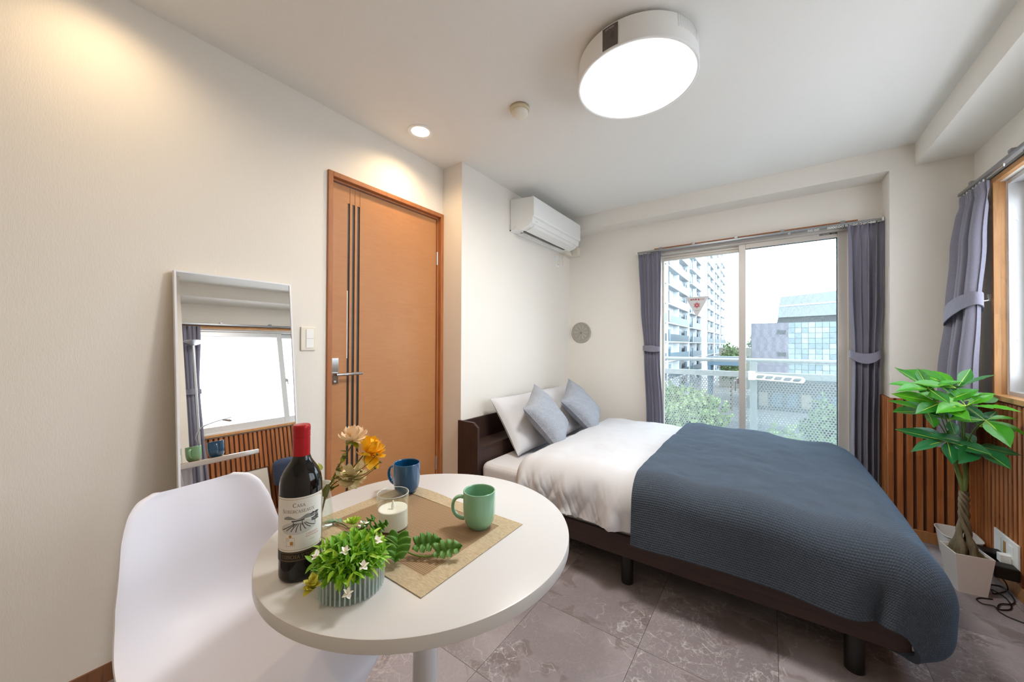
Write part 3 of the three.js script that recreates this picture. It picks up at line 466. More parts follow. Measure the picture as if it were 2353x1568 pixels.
// ================================================================ WALL AND CEILING FITTINGS
// ceiling lamp: drum with glowing disc
{
  const cx = 1.408, cz = -1.552, R = 0.238, yb = 2.282, g = thing('ceiling_lamp', 'round white drum ceiling lamp with a glowing disc', 'lamp', [cx, H, cz]);
  part('body', lathe([[0.19, 2.4], [0.19, 2.386], [R - 0.006, 2.386], [R, 2.381], [R + 0.006, yb + 0.004], [R + 0.004, yb], [R - 0.004, yb], [R - 0.004, yb + 0.006], [0, yb + 0.006]], 96, cx, 0, cz), M.plastic, g);
  const em = std({ color: 0xffffff, emissive: new THREE.Color(1, 0.96, 0.88), emissiveIntensity: 1.6, roughness: 0.6 });
  part('glowing_disc', lathe([[0, yb - 0.010], [0.12, yb - 0.009], [0.21, yb - 0.005], [R - 0.004, yb + 0.004]], 96, cx, 0, cz), em, g);
  // dark projector window on the side, facing the camera
  const arc = (a0, a1, y0, y1, r, n) => grid((u, v) => { const a = lerp(a0, a1, u); return V3(cx + Math.cos(a) * r, lerp(y0, y1, v), cz + Math.sin(a) * r); }, n, 1);

  const win = part('projector_window', arc(1.798, 1.543, yb + 0.006, 2.372, R + 0.0062, 12), phy({ roughness: 0.25, map: canvasTex(512, 400, (c, W, h) => { c.fillStyle = '#5b514c'; c.fillRect(0, 0, W, h); c.strokeStyle = '#4a413d'; c.lineWidth = 8; c.strokeRect(10, 8, W - 20, h - 12); c.fillStyle = '#4e4540'; c.beginPath(); c.arc(340, 190, 70, 0, 7); c.fill(); c.fillStyle = '#cbbfb4'; c.font = '46px sans-serif'; c.textAlign = 'center'; c.fillText('popIn Aladdin', 250, 58); }) }), g);
  // rows of small sound slots
  const slots = []; for (let r = 0; r < 22; r++) for (let k = 0; k < 13; k++) { const a = 0.62 - k * 0.046, y = yb + 0.012 + r * 0.0042; if (r < 6 && (k + r) % 3) continue; const b = new THREE.BoxGeometry(0.0014, 0.0016, 0.0085); b.rotateY(-a); b.translate(cx + Math.cos(a) * (R + 0.0045 - 0.0045 * (y - yb) / 0.1), y, cz + Math.sin(a) * (R + 0.0045 - 0.0045 * (y - yb) / 0.1)); slots.push(b); }
  part('sound_slots', merge(slots), std({ color: 0xc4c3be, roughness: 0.8 }), g).userData.kind = 'stuff';
  const L = new THREE.RectAreaLight(new THREE.Color(1, 0.98, 0.94), LAMP_NITS, 0.33, 0.33); L.position.set(cx, yb - 0.014, cz); L.lookAt(cx, 0, cz); L.name = 'ceiling_lamp_light'; scene.add(L);
}
// recessed downlights
function downlight(x, z, label, cd) {
  const g = thing('downlight', label, 'downlight', [x, H, z], 0, 'warm recessed downlights');
  part('trim_ring', lathe([[0.073, 2.4], [0.073, 2.397], [0.068, 2.3945], [0.058, 2.3955], [0.051, 2.3992], [0.051, 2.4]], 48, x, 0, z), M.plastic, g);
  part('glowing_lens', lathe([[0, 2.3978], [0.051, 2.3988]], 40, x, 0, z), std({ color: 0xffffff, emissive: new THREE.Color(1, 0.86, 0.62), emissiveIntensity: 2.2 }), g);
  const s = new THREE.SpotLight(new THREE.Color(1, 0.74, 0.44), cd, 0, 1.36, 1.0, 2); s.position.set(x, 2.39, z); s.target.position.set(x, 0, z); s.castShadow = true; s.shadow.radius = 1.6; s.name = 'downlight_beam'; scene.add(s, s.target);
}
downlight(0.227, -1.383, 'small round recessed downlight on the ceiling before the door', DOWNLIGHT_CD);
downlight(0.227, -0.16, 'warm recessed downlight above the left wall near the camera', DOWNLIGHT_CD * 0.55);
downlight(0.227, 1.10, 'warm recessed downlight above the left wall behind the camera', DOWNLIGHT_CD * 0.4);
downlight(1.45, 0.80, 'warm recessed downlight in the middle of the ceiling behind the camera', DOWNLIGHT_CD * 1.0);
// motion detector
{
  const x = 0.816, z = -1.54, g = thing('ceiling_detector', 'small cream round detector on the ceiling', 'detector', [x, H, z]);
  part('base', lathe([[0, 2.4], [0.05, 2.4], [0.05, 2.386], [0.047, 2.377], [0, 2.377]], 48, x, 0, z), std({ color: 0xd9cba9, roughness: 0.5 }), g);
  part('dome', lathe([[0.043, 2.378], [0.043, 2.368], [0.037, 2.358], [0.022, 2.350], [0, 2.347]], 48, x, 0, z), M.plasticWarm, g);
}
// air conditioner
{
  const z0 = -2.327, z1 = -3.158, g = thing('air_conditioner', 'white wall mounted air conditioner above the bed', 'air conditioner', [XJ, 2.2, -2.74]);
  const prof = [[0.185, 2.327], [0.392, 2.308], [0.404, 2.303], [0.409, 2.292], [0.410, 2.160], [0.406, 2.150], [0.394, 2.138], [0.388, 2.100], [0.372, 2.084], [0.30, 2.060], [0.185, 2.058]];
  const body = [[0.185, 2.325], [0.396, 2.305], [0.400, 2.15], [0.388, 2.135], [0.380, 2.102], [0.360, 2.086], [0.30, 2.066], [0.27, 2.068], [0.27, 2.076], [0.185, 2.070]];
  part('body', prism(body, z1 + 0.004, z0 - 0.004, 'z', 1, 0.004), M.plastic, g);
  part('front_panel', prism([[0.396, 2.308], [0.406, 2.304], [0.411, 2.294], [0.412, 2.162], [0.408, 2.152], [0.396, 2.144]], z1, z0, 'z', 1, 0.002), M.plastic, g);
  part('lower_strip', prism([[0.386, 2.141], [0.399, 2.139], [0.392, 2.104], [0.380, 2.100]], z1 + 0.004, z0 - 0.004, 'z', 1, 0.0015), M.plastic, g);
  part('louver', prism([[0.381, 2.098], [0.387, 2.101], [0.372, 2.083], [0.34, 2.070], [0.306, 2.062], [0.306, 2.067], [0.345, 2.078]], z1 + 0.10, z0 - 0.055, 'z', 1, 0.001), M.plastic, g);
  part('air_slot', rbox(0.280, 0.300, 2.0625, 2.0685, z1 + 0.10, z0 - 0.05, 0.001), M.blackGloss, g);
  part('end_cap_mark', merge([cylZ(0.215, 2.105, z0 - 0.001, z0 + 0.0006, 0.022, 32)]), M.plastic, g);
  part('sensor', rbox(0.1855, 0.192, 2.073, 2.082, z0 - 0.004, z0 + 0.001, 0.0005), M.black, g);
  part('printed_marks', (() => { const p = new THREE.PlaneGeometry(0.55, 0.05); p.rotateX(Math.PI / 2); p.rotateY(Math.PI / 2); p.translate(0.235, 2.0685, -2.70); return p; })(), std({ roughness: 0.5, map: canvasTex(1024, 96, (c, W, h) => { c.fillStyle = '#ecebe8'; c.fillRect(0, 0, W, h); c.fillStyle = '#a7a6a2'; const r = mulberry(9); for (let k = 0; k < 46; k++) { const x = 40 + k * 20; if (k % 9 === 7) continue; c.fillRect(x, 22 + r() * 10, 8 + r() * 8, 10); c.fillRect(x, 52 + r() * 8, 6 + r() * 10, 8); } }) }), g);
  part('name_print', (() => { const p = new THREE.PlaneGeometry(0.045, 0.008); p.rotateY(Math.PI / 2); p.rotateZ(-0.15); p.translate(0.3985, 2.122, z0 - 0.06); return p; })(), std({ roughness: 0.5, map: canvasTex(256, 48, (c, W, h) => { c.fillStyle = '#f0f0ee'; c.fillRect(0, 0, W, h); c.fillStyle = '#7a7a7c'; c.font = 'bold 40px sans-serif'; c.textAlign = 'center'; for (let k = 0; k < 7; k++) c.fillRect(30 + k * 28, 16, 19, 18); }) }), g);
}
single('pipe_cover', merge([rbox(XJ + 0.002, 0.305, 2.068, 2.15, ZW, ZW + 0.06, 0.006), rbox(XJ, XJ + 0.055, 2.066, 2.11, -3.35, -3.16, 0.006)]), M.plasticWarm, 'cream pipe cover in the corner below the air conditioner', 'pipe cover');
{
  const g = thing('wall_socket', 'white wall socket plate under the air conditioner', 'socket', [XJ, 1.98, -3.11]);
  part('plate', rbox(XJ, XJ + 0.007, 1.918, 2.038, -3.15, -3.08, 0.003), M.plastic, g);
  part('plug', rbox(XJ + 0.007, XJ + 0.03, 1.945, 1.985, -3.128, -3.10, 0.004), M.plasticWarm, g);
  part('cord', tube([[XJ + 0.025, 1.985, -3.115], [XJ + 0.02, 2.02, -3.13], [XJ + 0.012, 2.06, -3.15], [XJ + 0.02, 2.075, -3.15]], 0.003, 24, 6), M.plasticWarm, g);
  part('loose_cord', tube([[XJ + 0.03, 2.07, -3.21], [XJ + 0.006, 2.03, -3.22], [XJ + 0.006, 1.98, -3.235], [XJ + 0.006, 1.955, -3.23]], 0.0018, 24, 6), M.plasticWarm, g);
}
// round vent on the window wall
{
  const x = 0.318, y = 1.289, g = thing('wall_vent', 'round grey ventilation cover with radial slots', 'vent', [x, y, ZW]);
  const ring = lathe([[0.104, 0], [0.104, 0.012], [0.100, 0.017], [0.092, 0.017], [0.090, 0.010], [0, 0.010]], 56); ring.rotateX(Math.PI / 2); mesh('cover', ring, std({ color: 0xaba69c, roughness: 0.5 }), g);
  const fin = new THREE.CylinderGeometry(0.003, 0.012, 0.062, 6); fin.scale(1, 1, 0.35);
  for (let k = 0; k < 10; k++) { const m = mesh('fin', fin, std({ color: 0xb7b2a8, roughness: 0.5 }), g), a = k * Math.PI / 5; m.position.set(Math.cos(a) * 0.042, Math.sin(a) * 0.042, 0.013); m.rotation.z = a + Math.PI / 2; }
  const kn = new THREE.CylinderGeometry(0.009, 0.011, 0.02, 20); kn.rotateX(Math.PI / 2); const k = mesh('knob', kn, std({ color: 0x9a958b, roughness: 0.5 }), g); k.position.z = 0.018;
}
// light switch by the door
{
  const g = thing('light_switch', 'white double rocker light switch between mirror and door', 'switch', [0, 1.194, -0.872]);
  part('plate', rbox(0, 0.008, 1.135, 1.253, -0.908, -0.836, 0.004, 3), M.plasticWarm, g);
  for (const y of [1.1705, 1.2175]) part('rocker', rbox(0.006, 0.0105, y - 0.0228, y + 0.0228, -0.896, -0.860, 0.0015), M.plastic, g);
}
// leaning mirror
{
  const Lm = 1.46, w = 0.412, th = Math.atan(0.122), g = thing('standing_mirror', 'tall slim framed mirror leaning on the left wall', 'mirror', [0.207, 0, -0.573]);
  g.rotation.z = th; const f = 0.007, t = 0.022;
  mesh('frame', merge([rbox(-t, 0, 0, Lm, -w / 2, -w / 2 + f, 0.001), rbox(-t, 0, 0, Lm, w / 2 - f, w / 2, 0.001), rbox(-t, 0, Lm - f, Lm, -w / 2 + f, w / 2 - f, 0.001), rbox(-t, 0, 0, f, -w / 2 + f, w / 2 - f, 0.001)]), M.whiteFrame, g);
  mesh('backing', box(-t + 0.002, -0.009, f, Lm - f, -w / 2 + f, w / 2 - f), M.black, g);
  mesh('mirror_glass', box(-0.008, -0.004, f, Lm - f, -w / 2 + f, w / 2 - f), M.mirror, g);
}

// ================================================================ TABLE AND WHAT STANDS ON IT
const TY = 0.72, TX = 1.170, TZ = -0.614, TR = 0.3535;
{
  const g = thing('round_table', 'round white pedestal table in the foreground', 'table', [TX, 0, TZ]);
  part('table_top', toCreasedNormals(lathe([[0, TY - 0.026], [TR - 0.003, TY - 0.026], [TR, TY - 0.023], [TR, TY - 0.003], [TR - 0.0009, TY - 0.0009], [TR - 0.003, TY], [0, TY]], 160, TX, 0, TZ), 0.5), M.laminate, g);
  part('pedestal', lathe([[0, 0.001], [0.036, 0.001], [0.036, 0.04], [0.030, 0.06], [0.030, TY - 0.04], [0.032, TY - 0.03], [0.07, TY - 0.0265], [0, TY - 0.0265]], 40, TX, 0, TZ), std({ color: 0xd8dade, roughness: 0.3, metalness: 0.15 }), g);
  const arm = prism([[0, 0], [0.25, 0], [0.255, 0.006], [0.25, 0.014], [0.03, 0.030], [0, 0.030]], -0.022, 0.022, 'z', 1, 0.002);
  for (let k = 0; k < 4; k++) { const m = mesh('foot_arm', arm, M.satin, g); m.rotation.y = Math.PI / 4 + k * Math.PI / 2; }
}
// placemat: light woven border round a brown mesh field
{
  const x0 = 0.93, x1 = 1.368, z0 = -0.752, z1 = -0.430, b = 0.042, y = TY + 0.0005;
  const g = thing('placemat', 'beige woven placemat with a brown centre on the table', 'placemat', [(x0 + x1) / 2, TY, (z0 + z1) / 2]);
  const tb = dataTex(256, 256, (u, v) => { const k = 0.5 * fbm(u * 24, v * 90, 90, 2) + 0.35 * (0.5 + 0.5 * Math.sin(v * 64 * Math.PI * 2)) + 0.15 * nz(u * 200, v * 200, 200); return mixc([150, 130, 100], [214, 198, 168], k); }, true);
  const tc = dataTex(256, 256, (u, v) => { const a = Math.sin(u * 40 * Math.PI * 2), c = Math.sin(v * 40 * Math.PI * 2); const k = sstep(-0.2, 0.5, c) * 0.8 + 0.2 * a; return mixc([122, 96, 68], [182, 152, 116], clamp(k, 0, 1)); }, true);
  const curl = (gg) => { const p = gg.attributes.position; for (let i = 0; i < p.count; i++) { const x = p.getX(i); if (p.getZ(i) < z0 + 0.06) p.setY(i, p.getY(i) + 0.004 * Math.pow(Math.max(0, Math.sin((x - x0) * 14)), 2) * sstep(z0 + 0.06, z0, p.getZ(i))); } gg.computeVertexNormals(); return gg; };
  const bar = (a, c, d, e) => { const q = new THREE.BoxGeometry(c - a, 0.0016, e - d, 20, 1, 6); q.translate((a + c) / 2, y + 0.0008, (d + e) / 2); return muv(curl(q), 6); };
  part('border', merge([bar(x0, x1, z1 - b, z1), bar(x0, x1, z0, z0 + b), bar(x0, x0 + b, z0 + b, z1 - b), bar(x1 - b, x1, z0 + b, z1 - b)]), std({ map: tb, roughness: 0.8 }), g);
  part('centre', muv((() => { const q = new THREE.BoxGeometry(x1 - x0 - 2 * b, 0.0011, z1 - z0 - 2 * b); q.translate((x0 + x1) / 2, y + 0.0006, (z0 + z1) / 2); return q; })(), 6), std({ map: tc, roughness: 0.7 }), g);
}
const MY = TY + 0.0022;       // top of the placemat
// mugs
function mug(label, mat, x, z, turn) {
  const g = thing('mug', label, 'mug', [x, MY, z], turn, 'mugs'), R = 0.0395, h = 0.089;
  mesh('cup', lathe([[0, 0], [0.024, 0], [0.0255, 0.0015], [0.0262, 0.003], [0.031, 0.008], [0.0358, 0.017], [0.0382, 0.030], [R, 0.048], [R, h - 0.002], [R - 0.0008, h - 0.0003], [R - 0.002, h], [R - 0.0035, h - 0.0006], [R - 0.0042, h - 0.004], [R - 0.0045, 0.048], [0.034, 0.028], [0.028, 0.012], [0.018, 0.006], [0, 0.0055]], 72), mat, g);
  const c = new THREE.CatmullRomCurve3([[0.036, 0.070], [0.048, 0.0715], [0.0595, 0.066], [0.0655, 0.053], [0.0645, 0.038], [0.057, 0.026], [0.046, 0.0195], [0.034, 0.0185]].map(p => V3(p[0], p[1], 0)));
  const sec = 48, rad = 14, f = grid((u, v) => { const p = c.getPoint(u), t = c.getTangent(u), n = V3(-t.y, t.x, 0), a = v * 2 * Math.PI; return p.addScaledVector(n, Math.cos(a) * 0.0042).add(V3(0, 0, Math.sin(a) * 0.0068)); }, sec, rad);
  mesh('handle', f, mat, g); return g;
}
mug('pale green ceramic mug on the placemat corner', M.greenMug, 1.287, -0.681, 3.14 + 0.55);
mug('dark blue ceramic mug behind the glass candle', M.blueMug, 0.974, -0.709, 3.14 + 0.25);
// LED candle in a clear glass
{
  const x = 1.12, z = -0.553, g = thing('glass_candle', 'white pillar candle in a clear glass cylinder', 'candle', [x, MY, z]);
  mesh('glass_cup', lathe([[0, 0.0], [0.0345, 0], [0.037, 0.0015], [0.0373, 0.004], [0.0373, 0.0835], [0.0367, 0.0846], [0.0358, 0.0846], [0.0352, 0.0835], [0.0352, 0.0045], [0.034, 0.003], [0, 0.003]], 64), M.clearGlass, g);
  mesh('glass_rim', (() => { const q = new THREE.TorusGeometry(0.0362, 0.0009, 8, 64); q.rotateX(Math.PI / 2); q.translate(0, 0.0846, 0); return q; })(), phy({ color: 0xf2f6f7, transmission: 0.45, roughness: 0.08, thickness: 0 }), g);
  mesh('wax', lathe([[0, 0.0034], [0.034, 0.0034], [0.0348, 0.0045], [0.0348, 0.046], [0.0335, 0.048], [0.030, 0.0476], [0.008, 0.0462], [0.006, 0.0445], [0, 0.0440]], 64), M.wax, g);
  mesh('flame_tip', lathe([[0.0035, 0.0440], [0.0042, 0.048], [0.0043, 0.053], [0.0032, 0.060], [0.0014, 0.0655], [0, 0.0668]], 20), std({ color: 0xfbf8f0, roughness: 0.4 }), g);
}
// wine bottle
{
  const x = 1.117, z = -0.341, g = thing('wine_bottle', 'dark wine bottle with a red screw cap', 'bottle', [x, TY, z]); const R = 0.0372;
  const out = [[0, 0.004], [0.026, 0.002], [0.033, 0.0005], [0.0362, 0.003], [R, 0.008], [R, 0.168], [0.0366, 0.180], [0.0345, 0.192], [0.0300, 0.203], [0.0235, 0.213], [0.0180, 0.222], [0.0152, 0.231], [0.0145, 0.240], [0.0142, 0.286], [0, 0.286]];
  mesh('glass_body', lathe(out, 96), M.wineGlass, g);
  mesh('red_cap', lathe([[0.0149, 0.229], [0.0152, 0.2305], [0.0152, 0.264], [0.0148, 0.2655], [0.0151, 0.267], [0.0156, 0.269], [0.0150, 0.2715], [0.0156, 0.274], [0.0150, 0.2765], [0.0156, 0.279], [0.0157, 0.286], [0.0150, 0.2895], [0.0135, 0.291], [0, 0.2913]], 64), std({ color: 0xb00d1c, roughness: 0.35, metalness: 0.25 }), g);
  // label: wraps the side that faces the camera
  const face = Math.atan2(0 - z, 1.87 - x), lab = (y0, y1, a, r) => grid((u, v) => { const q = face + lerp(a, -a, u); return V3(Math.cos(q) * r, lerp(y0, y1, v), Math.sin(q) * r); }, 48, 1);
  const shift = (gg, d) => { gg.rotateY(-d); return gg; };
  const t1 = canvasTex(1024, 1000, (c, W, h) => {
    c.fillStyle = '#e9e7e3'; c.fillRect(0, 0, W, h); c.strokeStyle = '#b49a76'; c.lineWidth = 7; c.strokeRect(36, 34, W - 72, h - 68); c.fillStyle = '#b49a76'; for (const [a, b] of [[36, 34], [W - 36, 34], [36, h - 34], [W - 36, h - 34]]) { c.beginPath(); c.arc(a, b, 46, 0, 7); c.fill(); c.fillStyle = '#e9e7e3'; c.beginPath(); c.arc(a, b, 30, 0, 7); c.fill(); c.fillStyle = '#b49a76'; }
    c.fillStyle = '#4a4a4e'; c.textAlign = 'center'; c.font = '104px serif'; c.fillText('C', 446, 178); c.font = '78px serif'; c.textAlign = 'left'; c.fillText('ASA', 484, 178); c.font = '96px serif'; c.fillText('S', 214, 284); c.font = '74px serif'; c.fillText('UBERCASEAUX', 266, 284); c.textAlign = 'center';
    c.fillStyle = '#8f8f90'; c.beginPath(); c.moveTo(250, 400); for (let k = 0; k <= 20; k++) c.lineTo(250 + k * 27, 370 - 30 * Math.sin(k * 0.5) - k * 0.5); c.lineTo(800, 415); c.fill();
    c.fillStyle = '#cfcfce'; c.beginPath(); c.ellipse(520, 560, 330, 125, -0.06, 0, 7); c.fill(); c.strokeStyle = '#55565a'; c.lineWidth = 16; for (let k = 0; k < 8; k++) { c.beginPath(); c.moveTo(560 + (k - 4) * 26, 478); c.quadraticCurveTo(540 + (k - 4) * 62, 560, 560 + (k - 4) * 86, 640 - Math.abs(k - 3) * 16); c.stroke(); }
    c.strokeStyle = '#3f4044'; c.lineWidth = 12; c.beginPath(); c.moveTo(410, 440); c.lineTo(600, 428); c.moveTo(430, 442); c.lineTo(430, 540); c.moveTo(580, 432); c.lineTo(580, 520); c.stroke(); c.lineWidth = 22; c.beginPath(); c.moveTo(396, 434); c.lineTo(620, 420); c.stroke();
    c.fillStyle = '#46474b'; const r = mulberry(4); for (let k = 0; k < 60; k++) { const L = k % 4; c.fillStyle = ['#3f4044', '#5c5d61', '#4b4c50', '#77787b'][k % 4 * 3 % 4]; c.beginPath(); c.ellipse(815 + (r() - 0.5) * (150 - L * 8) + L * 6 - 10, 350 + L * 42 + (r() - 0.5) * 26, 26, 11, (r() - 0.5) * 0.7, 0, 7); c.fill(); } c.fillStyle = '#55565a'; c.fillRect(812, 500, 9, 60);
    c.fillStyle = '#b7495a'; c.font = '44px serif'; c.fillText('CABERNET', 760, 722); c.fillText('SAUVIGNON', 772, 768); c.fillStyle = '#9b9b9b'; c.font = '30px serif'; c.fillText('CHILE', 760, 842);
    c.strokeStyle = '#b98d57'; c.lineWidth = 5; c.strokeRect(300, 740, 150, 150); c.fillStyle = '#b7803f'; c.beginPath(); c.arc(374, 712, 26, 0, 7); c.fill(); c.fillRect(372, 806, 58, 66); c.strokeRect(318, 758, 32, 32);
  });
  mesh('paper_label', shift(lab(0.060, 0.161, 1.32, R + 0.0006), 0.12), std({ map: t1, roughness: 0.65, side: THREE.DoubleSide }), g);
  const t2 = canvasTex(1024, 160, (c, W, h) => { c.fillStyle = '#100d0c'; c.fillRect(0, 0, W, h); c.strokeStyle = '#a07d45'; c.lineWidth = 6; c.strokeRect(150, 18, W - 260, h - 40); c.fillStyle = '#8d6f42'; c.font = '80px serif'; c.textAlign = 'center'; c.fillText('CONCHA Y TORO', 535, 108); });
  mesh('neck_band_label', shift(lab(0.041, 0.060, 1.32, R + 0.0006), 0.12), std({ map: t2, roughness: 0.5, side: THREE.DoubleSide }), g);
}
// ribbed glass bowl with artificial greenery
function leafGeo(L, W, fold = 0.3, curl = 0.25, n = 6, tip = 1.6) {
  return grid((u, v) => { const t = u, w = W * Math.pow(Math.sin(Math.PI * Math.min(1, Math.pow(t, 0.8) * 0.97 + 0.03)), 0.8) * (1 - 0.25 * Math.pow(t, tip)), s = v * 2 - 1; return V3(L * t * Math.cos(curl * t), L * (-curl * 0.6 * t * t) + Math.abs(s) * w * fold, s * w); }, n, 4);
}
const greens = [[0x9bd022, 0.5], [0x7fbd22, 0.5], [0xb6dc38, 0.5], [0x5fa024, 0.5], [0xa9d62c, 0.5]].map(([c, r]) => phy({ color: c, roughness: r, side: THREE.DoubleSide, transmission: 0.3 }));
function aim(o, pos, dir, roll = 0) { const d = dir.clone().normalize(), up = Math.abs(d.y) > 0.96 ? V3(1, 0, 0) : V3(0, 1, 0), zz = d.clone().cross(up).normalize(), yy = zz.clone().cross(d).normalize(); o.quaternion.setFromRotationMatrix(new THREE.Matrix4().makeBasis(d, yy, zz)); o.rotateX(roll); o.position.copy(pos); return o; }
{
  const x = 1.236, z = -0.377, R = 0.056, h = 0.047, g = thing('glass_planter', 'ribbed glass bowl filled with bright green artificial plants', 'planter', [x, TY, z]);
  const bowl = grid((u, v) => {
    const prof = [[0, 0], [0.93, 0], [0.98, 0.02], [1, 0.08], [1, 0.97], [0.98, 1], [0.93, 1], [0.90, 0.97], [0.90, 0.17], [0.86, 0.13], [0, 0.12]], s = v * (prof.length - 1), k = Math.min(prof.length - 2, Math.floor(s)), f = s - k, pr = lerp(prof[k][0], prof[k + 1][0], f), py = lerp(prof[k][1], prof[k + 1][1], f), a = -u * 2 * Math.PI;
    const rib = pr > 0.95 && py > 0.03 && py < 0.96 ? 0.0016 * Math.abs(Math.cos(a * 22)) : 0; return V3(Math.cos(a) * (pr * R + rib), py * h, Math.sin(a) * (pr * R + rib));
  }, 264, 40);
  mesh('glass_bowl', bowl, phy({ color: 0xf6fbfa, transmission: 0.98, roughness: 0.04, thickness: 0, ior: 1.5 }), g);
  const rg = []; for (let k = 0; k < 44; k++) { const a = k * 2 * Math.PI / 44, q = new THREE.CapsuleGeometry(0.0016, h * 0.86, 3, 6); q.translate(Math.cos(a) * (R + 0.001), h * 0.5, Math.sin(a) * (R + 0.001)); rg.push(q); }
  mesh('glass_ribs', merge(rg), phy({ color: 0xf4faf9, transmission: 0.7, roughness: 0.12, thickness: 0, ior: 1.5 }), g).userData.kind = 'stuff';
  mesh('glass_base', lathe([[0, 0.0004], [R * 0.95, 0.0004], [R * 0.985, 0.002], [R * 0.985, 0.008], [R * 0.93, 0.0095], [0, 0.0095]], 64), phy({ color: 0xf4fbfa, transmission: 0.95, roughness: 0.06, thickness: 0, ior: 1.5 }), g);
  mesh('foam_core', lathe([[0, 0.024], [0.036, 0.026], [0.042, 0.032], [0.042, 0.042], [0.03, 0.052], [0, 0.056]], 32), std({ color: 0x3f6a22, roughness: 1 }), g);
  const lg = [leafGeo(0.021, 0.0045, 0.35, 0.3), leafGeo(0.025, 0.0040, 0.3, 0.5), leafGeo(0.018, 0.0052, 0.4, 0.2), leafGeo(0.027, 0.0034, 0.3, 0.35)];
  const r = mulberry(77); let n = 0;
  for (let s = 0; s < 44 && n < 285; s++) {
    const th = s * 2.39996, ph = Math.acos(1 - 0.96 * (s + 0.5) / 44), dir = V3(Math.sin(ph) * Math.cos(th), Math.cos(ph) + 0.12, Math.sin(ph) * Math.sin(th)).normalize();
    const root = V3(dir.x * 0.040, 0.038 + dir.y * 0.018, dir.z * 0.040), len = 0.016 + r() * 0.020;
    for (let k = 0; k < 7 && n < 285; k++) {
      const t = 0.2 + 0.8 * (k / 6), p = root.clone().addScaledVector(dir, len * t), a = k * 2.4 + r(), side = V3(Math.cos(a), 0.1, Math.sin(a)).cross(dir).normalize();
      const d = dir.clone().multiplyScalar(k === 6 ? 1.2 : 0.55).addScaledVector(side, 0.95).add(V3(0, 0.1, 0));
      const m = mesh('leaf', lg[Math.floor(r() * 4)], greens[Math.floor(r() * r() * 5)], g); aim(m, p, d, r() * 0.8 - 0.4); n++;
    }
  }
  // the many smaller leaves below and between
  const few = []; for (let k = 0; k < 520; k++) { const th = k * 2.39996 + r(), ph = Math.acos(1 - 1.02 * r()), dir = V3(Math.sin(ph) * Math.cos(th), Math.cos(ph) + 0.1, Math.sin(ph) * Math.sin(th)).normalize(), o = new THREE.Object3D(); aim(o, V3(dir.x * 0.046, 0.038 + dir.y * (0.022 + 0.022 * r()), dir.z * 0.046), dir.clone().add(V3(r() - 0.5, r() * 0.7 - 0.2, r() - 0.5).multiplyScalar(1.7)), r() - 0.5); o.updateMatrix(); few.push(lg[k % 4].clone().applyMatrix4(o.matrix)); }
  mesh('small_leaves', merge(few), greens[1], g).userData.kind = 'stuff';
  // small white flowers
  const pt = leafGeo(0.011, 0.0042, 0.2, -0.3), wm = std({ color: 0xf4f2ea, roughness: 0.6, side: THREE.DoubleSide });
  for (const [dx, dy, dz] of [[0.028, 0.086, 0.028], [0.062, 0.066, 0.015], [0.050, 0.090, -0.02], [-0.02, 0.094, -0.038], [0.064, 0.036, 0.044], [-0.01, 0.08, 0.058], [-0.045, 0.075, -0.05]]) {
    const f = new THREE.Group(); f.name = 'white_flower'; g.add(f); const o = V3(dx, dy, dz), nrm = V3(dx, 0.06, dz).normalize(), e1 = V3(0, 1, 0).cross(nrm).normalize(), e2 = nrm.clone().cross(e1);
    f.position.copy(o); for (let k = 0; k < 5; k++) { const a = k * 1.2566, m = mesh('petal', pt, wm, f); aim(m, V3(0, 0, 0), e1.clone().multiplyScalar(Math.cos(a)).addScaledVector(e2, Math.sin(a)).addScaledVector(nrm, 0.35)); }
    mesh('flower_centre', new THREE.SphereGeometry(0.0018, 8, 6), std({ color: 0xe8d9a0 }), f);
  }
  // succulent rosettes
  const sg = leafGeo(0.024, 0.0085, 0.5, -0.5, 6, 1);
  for (const [dx, dy, dz, c] of [[-0.030, 0.096, -0.022, 0xc2de50], [0.012, 0.044, 0.074, 0xd2cc50]]) {
    const f = new THREE.Group(); f.name = 'succulent_rosette'; g.add(f); f.position.set(dx, dy, dz); const nrm = V3(dx, 0.07, dz).normalize(), e1 = V3(0, 1, 0).cross(nrm).normalize(), e2 = nrm.clone().cross(e1), mm = phy({ color: c, roughness: 0.5, side: THREE.DoubleSide, transmission: 0.12 });
    for (let k = 0; k < 18; k++) { const a = k * 2.39996, up = 0.15 + 1.3 * (k / 18), m = mesh('petal', sg, mm, f); aim(m, V3(0, 0, 0), e1.clone().multiplyScalar(Math.cos(a)).addScaledVector(e2, Math.sin(a)).addScaledVector(nrm, up)); m.scale.setScalar(1 - 0.4 * k / 18); }
  }
}
